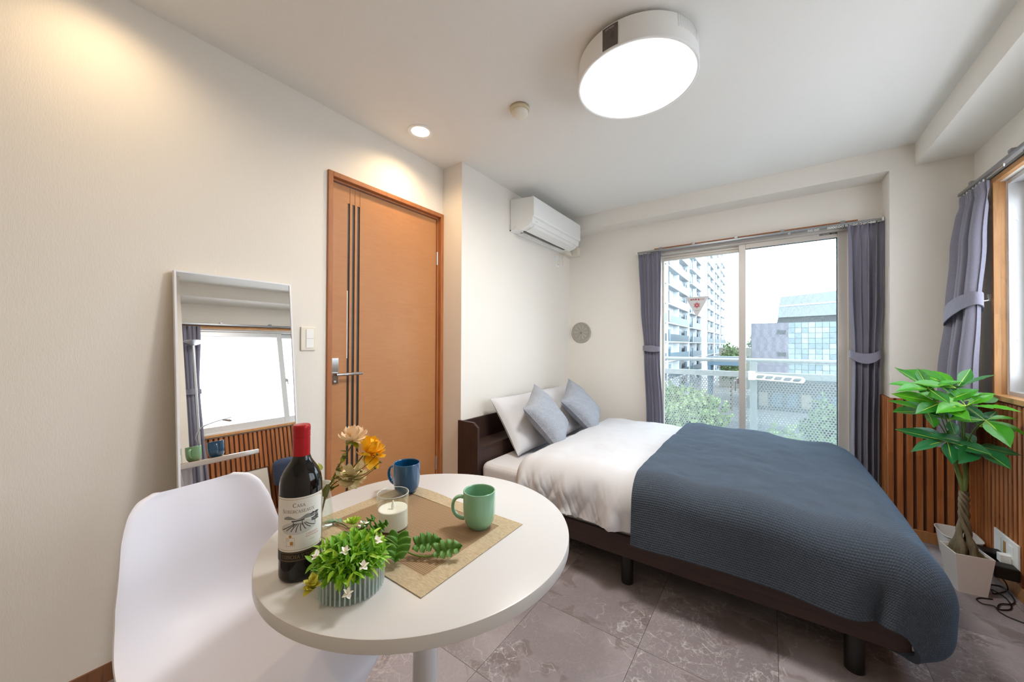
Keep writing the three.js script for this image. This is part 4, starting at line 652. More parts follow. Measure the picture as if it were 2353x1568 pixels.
// trailing artificial monstera vine
function monsteraGeo(L, W, n = 26) {
  const pos = [], uv = [], idx = [], put = (p) => { pos.push(p.x, p.y, p.z); uv.push(0, 0); return pos.length / 3 - 1; };
  // a strip for each half, its rim cut back in notches between the lobes
  for (const s of [1, -1]) { let prev = null; for (let i = 0; i <= n * 2; i++) { const t = i / (n * 2), w = W * Math.pow(Math.sin(Math.PI * (0.12 + 0.88 * t)), 0.65), notch = 1 - 0.42 * Math.pow(Math.abs(Math.cos(t * Math.PI * 4.5)), 14) * sstep(0.1, 0.2, t) * (1 - sstep(0.9, 1, t)); const back = -0.12 * L * (1 - t) * 0.6; const row = [0, 0.35, 0.7, 1].map(q => put(V3(L * t + back * q * notch, 0.010 * Math.sin(q * 2.2) * (1 + 0.25 * Math.sin(t * 28)) - 0.25 * L * t * t * 0.5 + 0.002 * Math.sin(t * 28), s * w * q * notch))); if (prev) for (let q = 0; q < 3; q++) { const [a, b, c, d] = [prev[q], prev[q + 1], row[q], row[q + 1]]; s > 0 ? idx.push(a, b, d, a, d, c) : idx.push(a, d, b, a, c, d); } prev = row; } }
  const g = new THREE.BufferGeometry(); g.setAttribute('position', new THREE.Float32BufferAttribute(pos, 3)); g.setAttribute('uv', new THREE.Float32BufferAttribute(uv, 2)); g.setIndex(idx); g.computeVertexNormals(); return g;
}
{
  const g = thing('monstera_vine', 'small green artificial vine with split leaves trailing on the placemat', 'vine', [1.25, MY, -0.48]);
  const mm = [0x4e8420, 0x5f9342, 0x6a9a4c].map(c => phy({ color: c, roughness: 0.45, side: THREE.DoubleSide, transmission: 0.12 }));
  const P = (x, y, z) => V3(x - 1.25, y, z + 0.48);
  mesh('stem', tube([P(1.205, 0.055, -0.425), P(1.225, 0.05, -0.455), P(1.25, 0.016, -0.487), P(1.285, 0.008, -0.505), P(1.318, 0.012, -0.53)], 0.0016, 40, 6), std({ color: 0x5a7d22, roughness: 0.5 }), g);
  const lf = (p, d, L, W, k, roll) => aim(mesh('leaf', monsteraGeo(L, W), mm[k], g), p, d, roll);
  lf(P(1.222, 0.040, -0.492), V3(0.42, -0.30, 0.40), 0.062, 0.027, 0, -0.25);
  lf(P(1.252, 0.018, -0.512), V3(0.62, 0.10, -0.52), 0.058, 0.020, 1, 0.75);
  lf(P(1.298, 0.012, -0.528), V3(0.7, 0.18, -0.45), 0.060, 0.018, 2, 0.8);
  lf(P(1.200, 0.052, -0.440), V3(0.2, 0.35, -0.9), 0.04, 0.018, 0, 0.2);
  lf(P(1.190, 0.062, -0.425), V3(0.1, 0.45, -0.6), 0.036, 0.016, 0, -0.3);
}
// flowers in a small vase behind the bottle
{
  const x = 0.975, z = -0.452, g = thing('flower_vase', 'small clear vase partly hidden behind the wine bottle', 'vase', [x, TY, z]);
  mesh('glass_vase', lathe([[0, 0], [0.027, 0], [0.029, 0.003], [0.026, 0.05], [0.020, 0.095], [0.019, 0.105], [0.0175, 0.105], [0.0185, 0.094], [0.0245, 0.05], [0.0265, 0.006], [0, 0.005]], 40), M.clearGlass, g);
  mesh('rim_collar', lathe([[0.0195, 0.092], [0.0215, 0.094], [0.0215, 0.108], [0.0185, 0.108], [0.0185, 0.092]], 32), M.plastic, g);
  const b = thing('flower_bunch', 'artificial yellow and peach flowers behind the wine bottle', 'flowers', [x, TY + 0.01, z]);
  const sm = std({ color: 0x6b6a22, roughness: 0.6 }), lm = phy({ color: 0x99a51e, roughness: 0.55, side: THREE.DoubleSide, transmission: 0.25 }), dk = phy({ color: 0x5f6a2a, roughness: 0.55, side: THREE.DoubleSide, transmission: 0.1 });
  const heads = [[1.036, 0.932, -0.50, 0xfbe3c0, V3(0.1, 0.9, -0.35), 0.034], [1.078, 0.905, -0.515, 0xffcc14, V3(0.85, 0.12, -0.35), 0.036], [1.042, 0.852, -0.492, 0xf3e6bd, V3(0.45, -0.75, 0.1), 0.034]];
  const P = (a) => V3(a[0] - x, a[1] - TY - 0.01, a[2] - z);
  const petal = grid((u, v) => { const s = v * 2 - 1, w = 0.62 * Math.pow(Math.sin(Math.PI * (0.1 + 0.82 * u)), 0.6); return V3(u, 0.35 * u * u + 0.22 * s * s * u + 0.04 * Math.sin(s * 7) * u * u, s * w * (0.4 + 0.6 * u)); }, 7, 8);
  for (const h of heads) {
    const c = P(h), n = h[4].clone().normalize(), f = new THREE.Group(); f.name = 'flower_head'; b.add(f); f.position.copy(c); const e1 = Math.abs(n.y) > 0.9 ? V3(1, 0, 0).cross(n).normalize() : V3(0, 1, 0).cross(n).normalize(), e2 = n.clone().cross(e1), mm = phy({ color: h[3], roughness: 0.7, side: THREE.DoubleSide, transmission: 0.25 });
    for (let k = 0; k < 26; k++) { const a = k * 2.39996, up = -0.35 + 2.6 * k / 26, m = mesh('petal', petal, mm, f); aim(m, n.clone().multiplyScalar(0.006 * k / 26), e1.clone().multiplyScalar(Math.cos(a)).addScaledVector(e2, Math.sin(a)).addScaledVector(n, up)); m.scale.setScalar(h[5] * (1.05 - 0.35 * k / 26)); }
    for (let k = 0; k < 5; k++) { const a = k * 1.2566 + 0.4, m = mesh('sepal', leafGeo(0.026, 0.008, 0.2, 0.3), lm, f); aim(m, n.clone().multiplyScalar(-0.004), e1.clone().multiplyScalar(Math.cos(a)).addScaledVector(e2, Math.sin(a)).addScaledVector(n, -0.25)); }
    mesh('stem', tube([V3(0, 0.02, 0), V3(0.012, 0.08, -0.01), c.clone().multiplyScalar(0.6).add(V3(-0.006, 0.02, 0)), c.clone().addScaledVector(n, -0.012)], 0.0016, 30, 6), sm, b);
  }
  const tip = [[1.145, 0.900, -0.50], [1.125, 0.882, -0.50], [1.118, 0.910, -0.51], [1.10, 0.875, -0.48], [1.02, 0.868, -0.47]];
  for (const t of tip) { const c = P(t); mesh('twig', tube([V3(0.004, 0.06, -0.004), V3(0.03, 0.11, -0.014), c.clone().multiplyScalar(0.72).add(V3(0, 0.012, 0)), c], 0.0009, 28, 5), sm, b); const m = mesh('bud', new THREE.SphereGeometry(0.0028, 8, 6), sm, b); m.position.copy(c); m.scale.set(1.6, 1, 1); }
  const lg = leafGeo(0.02, 0.006, 0.3, 0.2), rg = leafGeo(0.034, 0.0165, 0.15, 0.2);
  const r = mulberry(13); for (let k = 0; k < 12; k++) { const t = 0.35 + 0.06 * k, c = V3(0.004 + 0.055 * t, 0.03 + 0.145 * t, -0.03 * t); aim(mesh('leaf', lg, k % 2 ? dk : lm, b), c, V3(r() * 2 - 1.1, r() * 0.9, r() - 0.5), r()); }
  aim(mesh('leaf', rg, dk, b), V3(0.020, 0.098, 0.0), V3(0.6, -0.5, 0.3), 0.8); aim(mesh('leaf', lg, lm, b), V3(0.0, 0.13, 0), V3(-0.4, 0.8, 0.1), 0);
}
// little sprig lying on the placemat
{
  const g = thing('leaf_sprig', 'thin green sprig on the table behind the bottle', 'sprig', [1.02, MY, -0.485]);
  mesh('stem', tube([V3(0.02, 0.002, 0.0), V3(-0.005, 0.004, 0.0), V3(-0.025, 0.010, 0.012)], 0.0012, 20, 6), std({ color: 0x49691f, roughness: 0.6 }), g);
  const lm = phy({ color: 0x6aa285, roughness: 0.4, side: THREE.DoubleSide }), l2 = phy({ color: 0x79ad22, roughness: 0.5, side: THREE.DoubleSide });
  for (let k = 0; k < 7; k++) aim(mesh('leaf', leafGeo(0.026, 0.003, 0.3, 0.3), lm, g), V3(-0.01 - 0.004 * k, 0.006 + 0.001 * k, 0.006 * k * 0.5), V3(-0.8, 0.25 - 0.06 * k, 0.3 + (k % 2 ? 0.5 : -0.5)), 0);
  aim(mesh('leaf', leafGeo(0.04, 0.003, 0.3, 0.1), l2, g), V3(0.015, 0.003, 0), V3(0.5, 0.05, -0.8), 0);
}
// ---------------------------------------------------------------- white shell chair, facing the table (+x)
{
  const g = thing('shell_chair', 'white moulded plastic chair pushed under the round table', 'chair', [0.672, 0, -0.322], 0.10);
  // side profile, f forward, y up, w half width, e how far the side edges rise
  const S = [[0.450, 0.385, 0.130, 0.000], [0.446, 0.412, 0.165, 0.002], [0.420, 0.428, 0.180, 0.006], [0.35, 0.430, 0.190, 0.016], [0.26, 0.422, 0.197, 0.030], [0.16, 0.420, 0.200, 0.042], [0.08, 0.432, 0.198, 0.052], [0.02, 0.462, 0.193, 0.060], [-0.02, 0.505, 0.187, 0.060], [-0.045, 0.560, 0.181, 0.056], [-0.065, 0.625, 0.170, 0.050], [-0.083, 0.690, 0.160, 0.042], [-0.098, 0.738, 0.144, 0.034], [-0.108, 0.764, 0.122, 0.026], [-0.113, 0.777, 0.090, 0.016]];
  const cv = new THREE.CatmullRomCurve3(S.map(p => V3(p[0], p[1], 0))), cw = new THREE.CatmullRomCurve3(S.map(p => V3(p[2], p[3], 0)));
  const shell = sheet((u, v) => {
    const p = cv.getPoint(v), t = cv.getTangent(v), n = V3(t.y, -t.x, 0).multiplyScalar(-1), q = cw.getPoint(v), s = u * 2 - 1, w = q.x, k = Math.sign(s) * Math.pow(Math.abs(s), 0.92);
    const nn = V3(-t.y, t.x, 0); if (nn.dot(V3(0.6, 0.8, 0)) < 0) nn.negate();
    const up = q.y * Math.pow(Math.abs(s), 2.4) * 1.25 - 0.010 * Math.pow(Math.abs(s), 14);
    return V3(p.x + nn.x * up, p.y + nn.y * up, k * w);
  }, 60, 110, 0.0055);
  mesh('seat_shell', shell, M.shell, g);
  const legs = [[0.33, 0.14, 0.40, 0.195], [0.33, -0.14, 0.40, -0.195], [0.06, 0.14, -0.03, 0.195], [0.06, -0.14, -0.03, -0.195]];
  for (const [a, b, c, d] of legs) mesh('leg', tube([V3(a - 0.04, 0.408, b * 0.55), V3(a, 0.33, b), V3(c, 0.006, d)], 0.0065, 30, 10), M.chrome, g);
  for (const [a, b] of [[0, 1], [2, 3], [0, 2], [1, 3]]) { const p = legs[a], q = legs[b]; mesh('brace_wire', tube([V3(p[0], 0.33, p[1]), V3((p[0] + q[0]) / 2, 0.25, (p[1] + q[1]) / 2), V3(q[0], 0.33, q[1])], 0.004, 20, 8), M.chrome, g); }
  for (const [, , c, d] of legs) mesh('foot_glide', lathe([[0, 0], [0.010, 0], [0.011, 0.008], [0.008, 0.014], [0, 0.014]], 16, c, 0, d), M.black, g);
}

// ================================================================ PLANT CORNER
{
  const px = 2.640, pz = -2.695, g = thing('potted_plant', 'braided money tree in a square white pot by the window', 'plant', [px, 0, pz]);
  // square tapered pot
  const hgt = 0.185, pot = (a, b, y0, y1) => [[-a, y0, -a], [a, y0, -a], [a, y0, a], [-a, y0, a], [-b, y1, -b], [b, y1, -b], [b, y1, b], [-b, y1, b]];
  const quadBox = (Q, inward) => { const f = inward ? [[0, 4, 5, 1], [1, 5, 6, 2], [2, 6, 7, 3], [3, 7, 4, 0], [0, 1, 2, 3]] : [[0, 1, 5, 4], [1, 2, 6, 5], [2, 3, 7, 6], [3, 0, 4, 7], [3, 2, 1, 0]], p = []; for (const [a, b, c, d] of f) for (const k of [a, d, c, a, c, b]) p.push(...Q[k]); const q = new THREE.BufferGeometry(); q.setAttribute('position', new THREE.Float32BufferAttribute(p, 3)); q.computeVertexNormals(); return muv(q); };
  const rim = (a, b, y) => { const p = [], o = [[-b, y, -b], [b, y, -b], [b, y, b], [-b, y, b]], i = [[-a, y, -a], [a, y, -a], [a, y, a], [-a, y, a]]; for (let k = 0; k < 4; k++) { const l = (k + 1) % 4; for (const v of [o[k], i[l], o[l], o[k], i[k], i[l]]) p.push(...v); } const q = new THREE.BufferGeometry(); q.setAttribute('position', new THREE.Float32BufferAttribute(p, 3)); q.computeVertexNormals(); return muv(q); };
  const pm = mesh('pot', merge([quadBox(pot(0.047, 0.064, 0, hgt), false), quadBox(pot(0.045, 0.060, 0.01, hgt), true), rim(0.060, 0.064, hgt)]), std({ color: 0xe9e2dc, roughness: 0.5, side: THREE.DoubleSide }), g); pm.rotation.y = 0.16;
  const sg = new THREE.PlaneGeometry(0.118, 0.118, 16, 16); sg.rotateX(-Math.PI / 2); { const p = sg.attributes.position; for (let i = 0; i < p.count; i++) p.setY(i, 0.166 + 0.016 * fbm(p.getX(i) * 70 + 20, p.getZ(i) * 70 + 20, 64, 2)); sg.computeVertexNormals(); }
  const so = mesh('moss_soil', sg, std({ roughness: 1, map: dataTex(128, 128, (u, v) => mixc([70, 60, 28], [134, 112, 64], fbm(u * 16, v * 16, 16, 3)), true) }), g); so.rotation.y = 0.16;
  // braided trunk: strands that twist round each other
  const tw = dataTex(128, 256, (u, v) => mixc([88, 78, 58], [150, 138, 112], 0.7 * fbm(u * 8, v * 20, 20, 3) + 0.3 * fbm(u * 30, v * 4, 30, 2, nz2)), true), bark = std({ map: tw, roughness: 0.8 }), bark2 = std({ map: dataTex(128, 256, (u, v) => mixc([72, 92, 40], [120, 132, 72], fbm(u * 8, v * 20, 20, 3)), true), roughness: 0.7 });
  for (let k = 0; k < 4; k++) {
    const a0 = k * Math.PI / 2 + 0.5, N = 70, strand = grid((u, v) => {
      const y = 0.17 + u * 0.30, R = lerp(0.030, 0.0112, Math.pow(sstep(0, 0.62, u), 0.8)), r = lerp(0.0195, 0.0074, Math.pow(sstep(0, 0.6, u), 0.7)) * (1 - 0.12 * Math.sin(u * 26 + k)), a = a0 + 8.5 * Math.pow(u, 2.3), b = v * 2 * Math.PI, ridge = 1 + 0.10 * Math.cos(b * 4 + u * 8);
      return V3(Math.cos(a) * R + Math.cos(b) * r * ridge - 0.008 + 0.002 * u, y, Math.sin(a) * R + Math.sin(b) * r * ridge + 0.005);
    }, N, 18, 1, 3); mesh('trunk_strand', strand, bark, g);
  }
  const top = V3(-0.006, 0.47, 0.005);
  const limbs = [[top, V3(-0.020, 0.54, 0.0), V3(-0.040, 0.628, 0.005), 0.0095], [top, V3(0.0, 0.54, 0.005), V3(-0.004, 0.625, 0.0), 0.0095]];
  for (const [a, b, c, r] of limbs) mesh('limb', tube([a, b, c], r, 20, 10), bark2, g);
  const stemM = std({ color: 0x557a2c, roughness: 0.5 });
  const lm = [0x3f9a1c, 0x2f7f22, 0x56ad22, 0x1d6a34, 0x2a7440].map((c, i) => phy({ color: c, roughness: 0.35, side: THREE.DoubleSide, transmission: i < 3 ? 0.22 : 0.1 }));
  // pointed leaf, folded along its rib
  const lg = [0, 1, 2].map(k => grid((u, v) => { const s = v * 2 - 1, w = 0.172 * Math.pow(Math.sin(Math.PI * Math.pow(u, 1.2)), 1.15) * (1 - 0.1 * u), d = -[0.12, 0.3, 0.02][k] * u * u; return V3(u, d + Math.abs(s) * w * 0.35 + 0.012 * Math.sin(u * 40) * Math.abs(s) * w * 4, s * w); }, 16, 6));
  const ribG = [0.12, 0.3, 0.02].map(k => grid((u, v) => V3(u * 0.97, -k * u * u + 0.007 * (1 - u * 0.5), (v * 2 - 1) * (0.002 + 0.008 * (1 - u))), 12, 1)), ribM = std({ color: 0xb9d24a, roughness: 0.5, side: THREE.DoubleSide });
  const hubs = [[2.517, 0.953, 0.03, 0, -0.2], [2.614, 0.962, 0.0, 1, 0.5], [2.548, 0.890, 0.05, 0, 0.9], [2.630, 0.884, 0.045, 1, 0.2], [2.682, 0.826, 0.06, 1, 0.6], [2.523, 0.834, -0.03, 0, 0.1], [2.576, 0.703, 0.02, 0, 0.4], [2.690, 0.783, -0.02, 1, 1.0], [2.665, 0.697, 0.03, 1, 0.3], [2.60, 0.80, -0.035, 0, 0.7], [2.645, 0.90, -0.03, 1, 0.0]];
  const r = mulberry(29);
  for (const [hx, hy, dz, li, off] of hubs) {
    const hub = V3(hx - px, hy, dz), from = limbs[li][2], bend = from.clone().lerp(hub, 0.5).add(V3(0, 0.02 + 0.03 * r(), 0));
    mesh('petiole', tube([from, V3(from.x, from.y + 0.04, from.z).lerp(bend, 0.4), bend, hub], 0.0026, 24, 7), stemM, g);
    const out = V3(hub.x - from.x, 0, hub.z - from.z).normalize(), n = 5 + (r() < 0.5 ? 1 : 0);
    for (let k = 0; k < n; k++) {
      const a = off + k * 2 * Math.PI / n + (r() - 0.5) * 0.35, d = V3(Math.cos(a), (hy > 0.85 ? 0.1 + 0.75 * r() : hy > 0.75 ? -0.05 + 0.6 * r() : -0.15 + 0.45 * r()), Math.sin(a)).addScaledVector(out, 0.45), L = (0.140 + 0.055 * r()) * (0.85 + 0.2 * Math.max(0, d.clone().normalize().dot(out)));
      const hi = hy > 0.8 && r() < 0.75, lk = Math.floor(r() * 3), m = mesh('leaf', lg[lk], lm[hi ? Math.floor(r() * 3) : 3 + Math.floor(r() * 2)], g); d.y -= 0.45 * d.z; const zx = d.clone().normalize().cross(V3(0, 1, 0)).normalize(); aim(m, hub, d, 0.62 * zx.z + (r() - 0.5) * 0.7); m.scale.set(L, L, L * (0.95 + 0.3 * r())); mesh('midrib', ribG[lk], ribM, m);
      // keep tips off the wall and the curtain
      const t = V3(1, 0, 0).applyQuaternion(m.quaternion).multiplyScalar(L).add(hub); if (t.z < -0.105) m.scale.multiplyScalar(Math.max(0.3, (-0.105 - hub.z) / (t.z - hub.z))); if (t.x + px > XR - 0.03) m.scale.multiplyScalar(0.9 * Math.max(0.2, (XR - 0.03 - px - hub.x) / (t.x - hub.x)));
    }
  }
}
// empty white bin behind the pot
{
  const g = thing('plastic_bin', 'low open white plastic bin behind the plant pot', 'bin', [2.715, 0, -3.055]);
  const rad = (a, r, hx, hz) => { const c = Math.cos(a), s = Math.sin(a), e = 0.22; return [Math.sign(c) * Math.pow(Math.abs(c), e * 2.2) * hx, Math.sign(s) * Math.pow(Math.abs(s), e * 2.2) * hz]; };
  const prof = [[0.0, 0.0], [0.70, 0], [0.78, 0.006], [0.97, 0.128], [1.03, 0.134], [1.03, 0.138], [0.97, 0.138], [0.935, 0.130], [0.74, 0.010], [0, 0.008]];
  mesh('bin_wall', grid((u, v) => { const s = v * (prof.length - 1), k = Math.min(prof.length - 2, Math.floor(s)), f = s - k, p = lerp(prof[k][0], prof[k + 1][0], f), y = lerp(prof[k][1], prof[k + 1][1], f), [x, z] = rad(-u * 2 * Math.PI, 1, 0.074 * p, 0.10 * p); return V3(x, y, z); }, 96, 36), std({ color: 0xdcd9d6, roughness: 0.45, side: THREE.DoubleSide }), g);
}
// outlet with plugs and cables
{
  const xw = XR - 0.018, g = thing('wall_outlet', 'white wide wall outlet plate on the slats beside the plant pot', 'outlet', [xw, 0.19, -2.82]);
  part('plate', rbox(xw - 0.009, xw, 0.132, 0.250, -2.928, -2.708, 0.003), M.plastic, g);
  part('socket_insert', rbox(xw - 0.011, xw - 0.008, 0.165, 0.222, -2.832, -2.812, 0.001), std({ color: 0xb98a4a, roughness: 0.5 }), g);
  part('socket_insert', rbox(xw - 0.011, xw - 0.008, 0.165, 0.225, -2.785, -2.745, 0.001), M.plastic, g);
  part('socket_insert', rbox(xw - 0.011, xw - 0.008, 0.165, 0.225, -2.895, -2.855, 0.001), M.plastic, g);
  single('white_plug', rbox(xw - 0.045, xw - 0.0095, 0.140, 0.178, -2.79, -2.755, 0.003), M.plastic, 'small white plug in the wall outlet', 'plug');
  single('power_adapter', rbox(xw - 0.085, xw - 0.010, 0.105, 0.160, -2.875, -2.81, 0.006), M.black, 'black power adapter plugged in beside the plant pot', 'adapter');
  const a2 = thing('power_adapter', 'black power adapter with a cable, plugged in nearest the room corner edge', 'adapter', [xw - 0.05, 0.12, -2.71]);
  part('body', rbox(xw - 0.085, xw - 0.010, 0.092, 0.148, -2.742, -2.68, 0.006), M.black, a2);
  part('cable', tube([[xw - 0.06, 0.094, -2.71], [xw - 0.03, 0.05, -2.75], [2.795, 0.004, -2.79], [2.762, 0.0035, -2.745], [2.728, 0.0035, -2.712], [2.735, 0.0035, -2.75], [2.757, 0.0035, -2.708], [2.751, 0.0035, -2.625], [2.731, 0.0035, -2.585], [2.695, 0.0035, -2.563], [2.716, 0.006, -2.613], [2.756, 0.006, -2.641], [2.78, 0.0035, -2.685], [2.79, 0.0035, -2.76], [2.784, 0.0035, -2.813], [2.741, 0.0035, -2.80]], 0.0028, 160, 7), M.black, a2);
  single('black_cable', tube([[2.705, 0.0032, -2.648], [2.662, 0.0032, -2.628], [2.644, 0.0032, -2.602], [2.652, 0.0032, -2.578], [2.685, 0.0095, -2.568], [2.689, 0.0032, -2.545], [2.703, 0.0032, -2.519], [2.741, 0.0032, -2.499], [2.80, 0.0032, -2.47]], 0.0026, 90, 7), M.black, 'thin black cable curling on the floor before the plant pot', 'cable');
  single('white_cable', tube([[2.765, 0.015, -2.965], [2.755, 0.05, -2.93], [2.74, 0.075, -2.90], [2.72, 0.04, -2.885], [2.715, 0.0035, -2.90]], 0.002, 40, 6), M.plastic, 'thin white cable hanging behind the plant pot', 'cable');
}

// ================================================================ THINGS SEEN IN THE MIRROR
{
  const x = 2.64, z = -1.035, g = thing('floor_lamp', 'slim chrome floor lamp with a dish head and reading arm', 'floor lamp', [x, 0, z]);
  mesh('base', lathe([[0, 0], [0.088, 0], [0.09, 0.006], [0.085, 0.016], [0, 0.02]], 48), M.satin, g);
  mesh('pole', lathe([[0, 0.018], [0.010, 0.018], [0.010, 1.80], [0, 1.80]], 20), M.satin, g);
  mesh('dish_shade', lathe([[0.012, 1.785], [0.03, 1.79], [0.085, 1.818], [0.088, 1.821], [0.084, 1.822], [0.03, 1.797], [0, 1.793]], 48), M.satin, g);
  mesh('reading_arm', tube([V3(0, 0.84, 0), V3(-0.04, 0.92, 0.03), V3(-0.05, 1.0, -0.01), V3(-0.05, 1.035, -0.10), V3(-0.05, 1.062, -0.24)], 0.006, 40, 10), M.satin, g);
  mesh('reading_head', (() => { const q = lathe([[0, 0], [0.035, 0], [0.04, 0.006], [0.036, 0.016], [0, 0.018]], 24); q.rotateX(-0.35); q.translate(-0.05, 1.03, -0.20); return q; })(), M.satin, g);
}
{
  const g = thing('framed_art', 'framed pale print of ringed arches leaning under the side window', 'picture', [2.76, 0, -1.42]), w = 0.40, h = 0.515; g.rotation.z = -0.10;
  mesh('frame', merge([rbox(-0.008, 0.008, 0, h, -w / 2, -w / 2 + 0.007, 0.001), rbox(-0.008, 0.008, 0, h, w / 2 - 0.007, w / 2, 0.001), rbox(-0.008, 0.008, h - 0.007, h, -w / 2 + 0.007, w / 2 - 0.007, 0.001), rbox(-0.008, 0.008, 0, 0.007, -w / 2 + 0.007, w / 2 - 0.007, 0.001)]), std({ color: 0x4a2f1e, roughness: 0.5 }), g);
  const q = new THREE.PlaneGeometry(w - 0.014, h - 0.014); q.rotateY(-Math.PI / 2); q.translate(-0.003, h / 2, 0);
  mesh('print', q, std({ roughness: 0.8, map: canvasTex(512, 660, (c, W, H2) => { c.fillStyle = '#e7e0d4'; c.fillRect(0, 0, W, H2); const arch = (x, y, R, col, n, up) => { for (let k = 0; k < n; k++) { c.strokeStyle = k % 2 ? col : '#dccdb4'; c.lineWidth = R / n + 1; c.beginPath(); c.arc(x, y, R * (1 - k / n), up ? Math.PI : 0, up ? 2 * Math.PI : Math.PI); c.stroke(); } }; arch(190, 330, 150, '#b98345', 18, true); arch(350, 330, 150, '#cfc3b0', 18, false); arch(350, 470, 140, '#d8cdbb', 18, true); }) }), g);
}
{
  const g = thing('stool', 'small round navy fabric stool beside the wainscot', 'stool', [2.685, 0, -1.755]);
  mesh('cushion_top', lathe([[0, 0.30], [0.11, 0.30], [0.127, 0.31], [0.134, 0.34], [0.134, 0.50], [0.127, 0.53], [0.105, 0.552], [0.05, 0.56], [0, 0.561]], 64), M.navy, g);
  for (let k = 0; k < 4; k++) { const a = k * Math.PI / 2 + 0.78; mesh('leg', tube([V3(Math.cos(a) * 0.085, 0.302, Math.sin(a) * 0.085), V3(Math.cos(a) * 0.11, 0, Math.sin(a) * 0.11)], 0.011, 6, 10), M.frameWood, g); }
}

// ================================================================ OUTSIDE
const OUT = {
  glassPale: std({ color: 0x7f959f, roughness: 0.35 }),
  white: std({ color: 0xc9cdd0, roughness: 0.8 }), grey: std({ color: 0x6e7579, roughness: 0.8 }), glassDark: std({ color: 0x1f384f, roughness: 0.35 }), glassMid: std({ color: 0x445c6c, roughness: 0.35 }), slab: std({ color: 0xb0b5b8, roughness: 0.8 }), rail: std({ color: 0x5a6d77, roughness: 0.5 }), railDark: std({ color: 0x354952, roughness: 0.5 }),
  lilac: std({ color: 0x78727d, roughness: 0.85 }), lilac2: std({ color: 0x6b6571, roughness: 0.85 }), metal: std({ color: 0x81878d, roughness: 0.5 }), steel: std({ color: 0x8e9293, roughness: 0.5 }), perf: std({ color: 0x808485, roughness: 0.6, side: THREE.DoubleSide }), pave: std({ color: 0x767674, roughness: 0.9 }), road: std({ color: 0x525557, roughness: 0.9 }), dark: std({ color: 0x35393c, roughness: 0.7 }), beige: std({ color: 0x888276, roughness: 0.85 }),
};
const ZB = -4.45;
{
  struct('balcony_slab', box(-0.6, 3.6, -0.2, -0.05, ZB - 0.06, ZW - TH), OUT.slab, 'concrete balcony slab outside the window', 'slab');
  const g = thing('balcony_railing', 'white balcony railing with perforated metal panels', 'railing', [1.7, -0.05, ZB]);
  part('handrail', (() => { const q = new THREE.CylinderGeometry(0.021, 0.021, 4.2, 20); q.rotateZ(Math.PI / 2); q.translate(1.5, 1.012, ZB); return q; })(), OUT.steel, g);
  part('top_rail', rbox(-0.6, 3.6, 0.835, 0.895, ZB - 0.02, ZB + 0.02, 0.004), OUT.steel, g);
  part('bottom_rail', rbox(-0.6, 3.6, 0.03, 0.07, ZB - 0.02, ZB + 0.02, 0.004), OUT.steel, g);
  for (const x of [0.31, 1.737, 3.16]) part('post', rbox(x - 0.03, x + 0.03, -0.05, 1.0, ZB - 0.018, ZB + 0.022, 0.004), OUT.steel, g);
  // perforated sheets: hexagonal cells, each with an open hole
  const p = 0.0255, R = p / Math.sqrt(3), r = 0.0098;
  for (const [a, b] of [[0.34, 1.707], [1.767, 3.13]]) {
    const pos = []; for (let j = 0; ; j++) { const y = 0.07 + R + j * 1.5 * R; if (y > 0.835 - R) break; for (let i = 0; ; i++) { const x = a + p / 2 + i * p + (j % 2 ? p / 2 : 0); if (x > b - p / 2) break; for (let k = 0; k < 6; k++) { const t0 = Math.PI / 6 + k * Math.PI / 3, t1 = t0 + Math.PI / 3, O = (t, q) => [x + Math.cos(t) * q, y + Math.sin(t) * q, ZB]; const A = O(t0, R), B = O(t1, R), C = O(t0, r), D = O(t1, r); pos.push(...A, ...B, ...D, ...A, ...D, ...C); } } }
    const q = new THREE.BufferGeometry(); q.setAttribute('position', new THREE.Float32BufferAttribute(pos, 3)); q.computeVertexNormals(); q.setAttribute('uv', new THREE.Float32BufferAttribute(new Float32Array(pos.length / 3 * 2), 2)); part('perforated_panel', q, OUT.perf, g);
  }
  const dr = thing('laundry_bracket', 'white folded laundry pole bracket on the balcony post', 'bracket', [1.737, 0.87, ZB + 0.03]);
  const holes = []; for (let k = 0; k < 5; k++) { const h = new THREE.Path(), x = 1.775 + k * 0.073; h.moveTo(x, 0.868 - k * 0.004); h.lineTo(x + 0.046, 0.868 - k * 0.004 + 0.0); h.quadraticCurveTo(x + 0.058, 0.866 - k * 0.004, x + 0.05, 0.852 - k * 0.004); h.lineTo(x + 0.034, 0.834 - k * 0.004); h.lineTo(x - 0.006, 0.834 - k * 0.004); h.quadraticCurveTo(x - 0.02, 0.838 - k * 0.004, x - 0.012, 0.85 - k * 0.004); h.closePath(); holes.push(h); }
  const sh = []; const oc = [[1.72, 0.885], [1.745, 0.888], [2.13, 0.866]]; for (const q of oc) sh.push(q); for (let k = 0; k <= 10; k++) { const t = Math.PI / 2 - k * Math.PI / 10; sh.push([2.118 + 0.028 * Math.cos(t), 0.838 + 0.028 * Math.sin(t)]); } sh.push([1.74, 0.822], [1.72, 0.83]);
  part('arm', prism(sh, ZB + 0.05, ZB + 0.068, 'z', 1, 0, holes), M.plasticWarm, dr);
  part('mount', rbox(1.695, 1.755, 0.815, 0.905, ZB + 0.022, ZB + 0.075, 0.006), M.plasticWarm, dr);
}
// ground
struct('ground', box(-120, 120, -10.6, -10, -320, 40), OUT.pave, 'pale paved ground far below the balcony', 'ground');
single('street', box(-8.5, 40, -10, -9.96, -62, -44), OUT.road, 'grey street between the balcony and the museum like building', 'street');
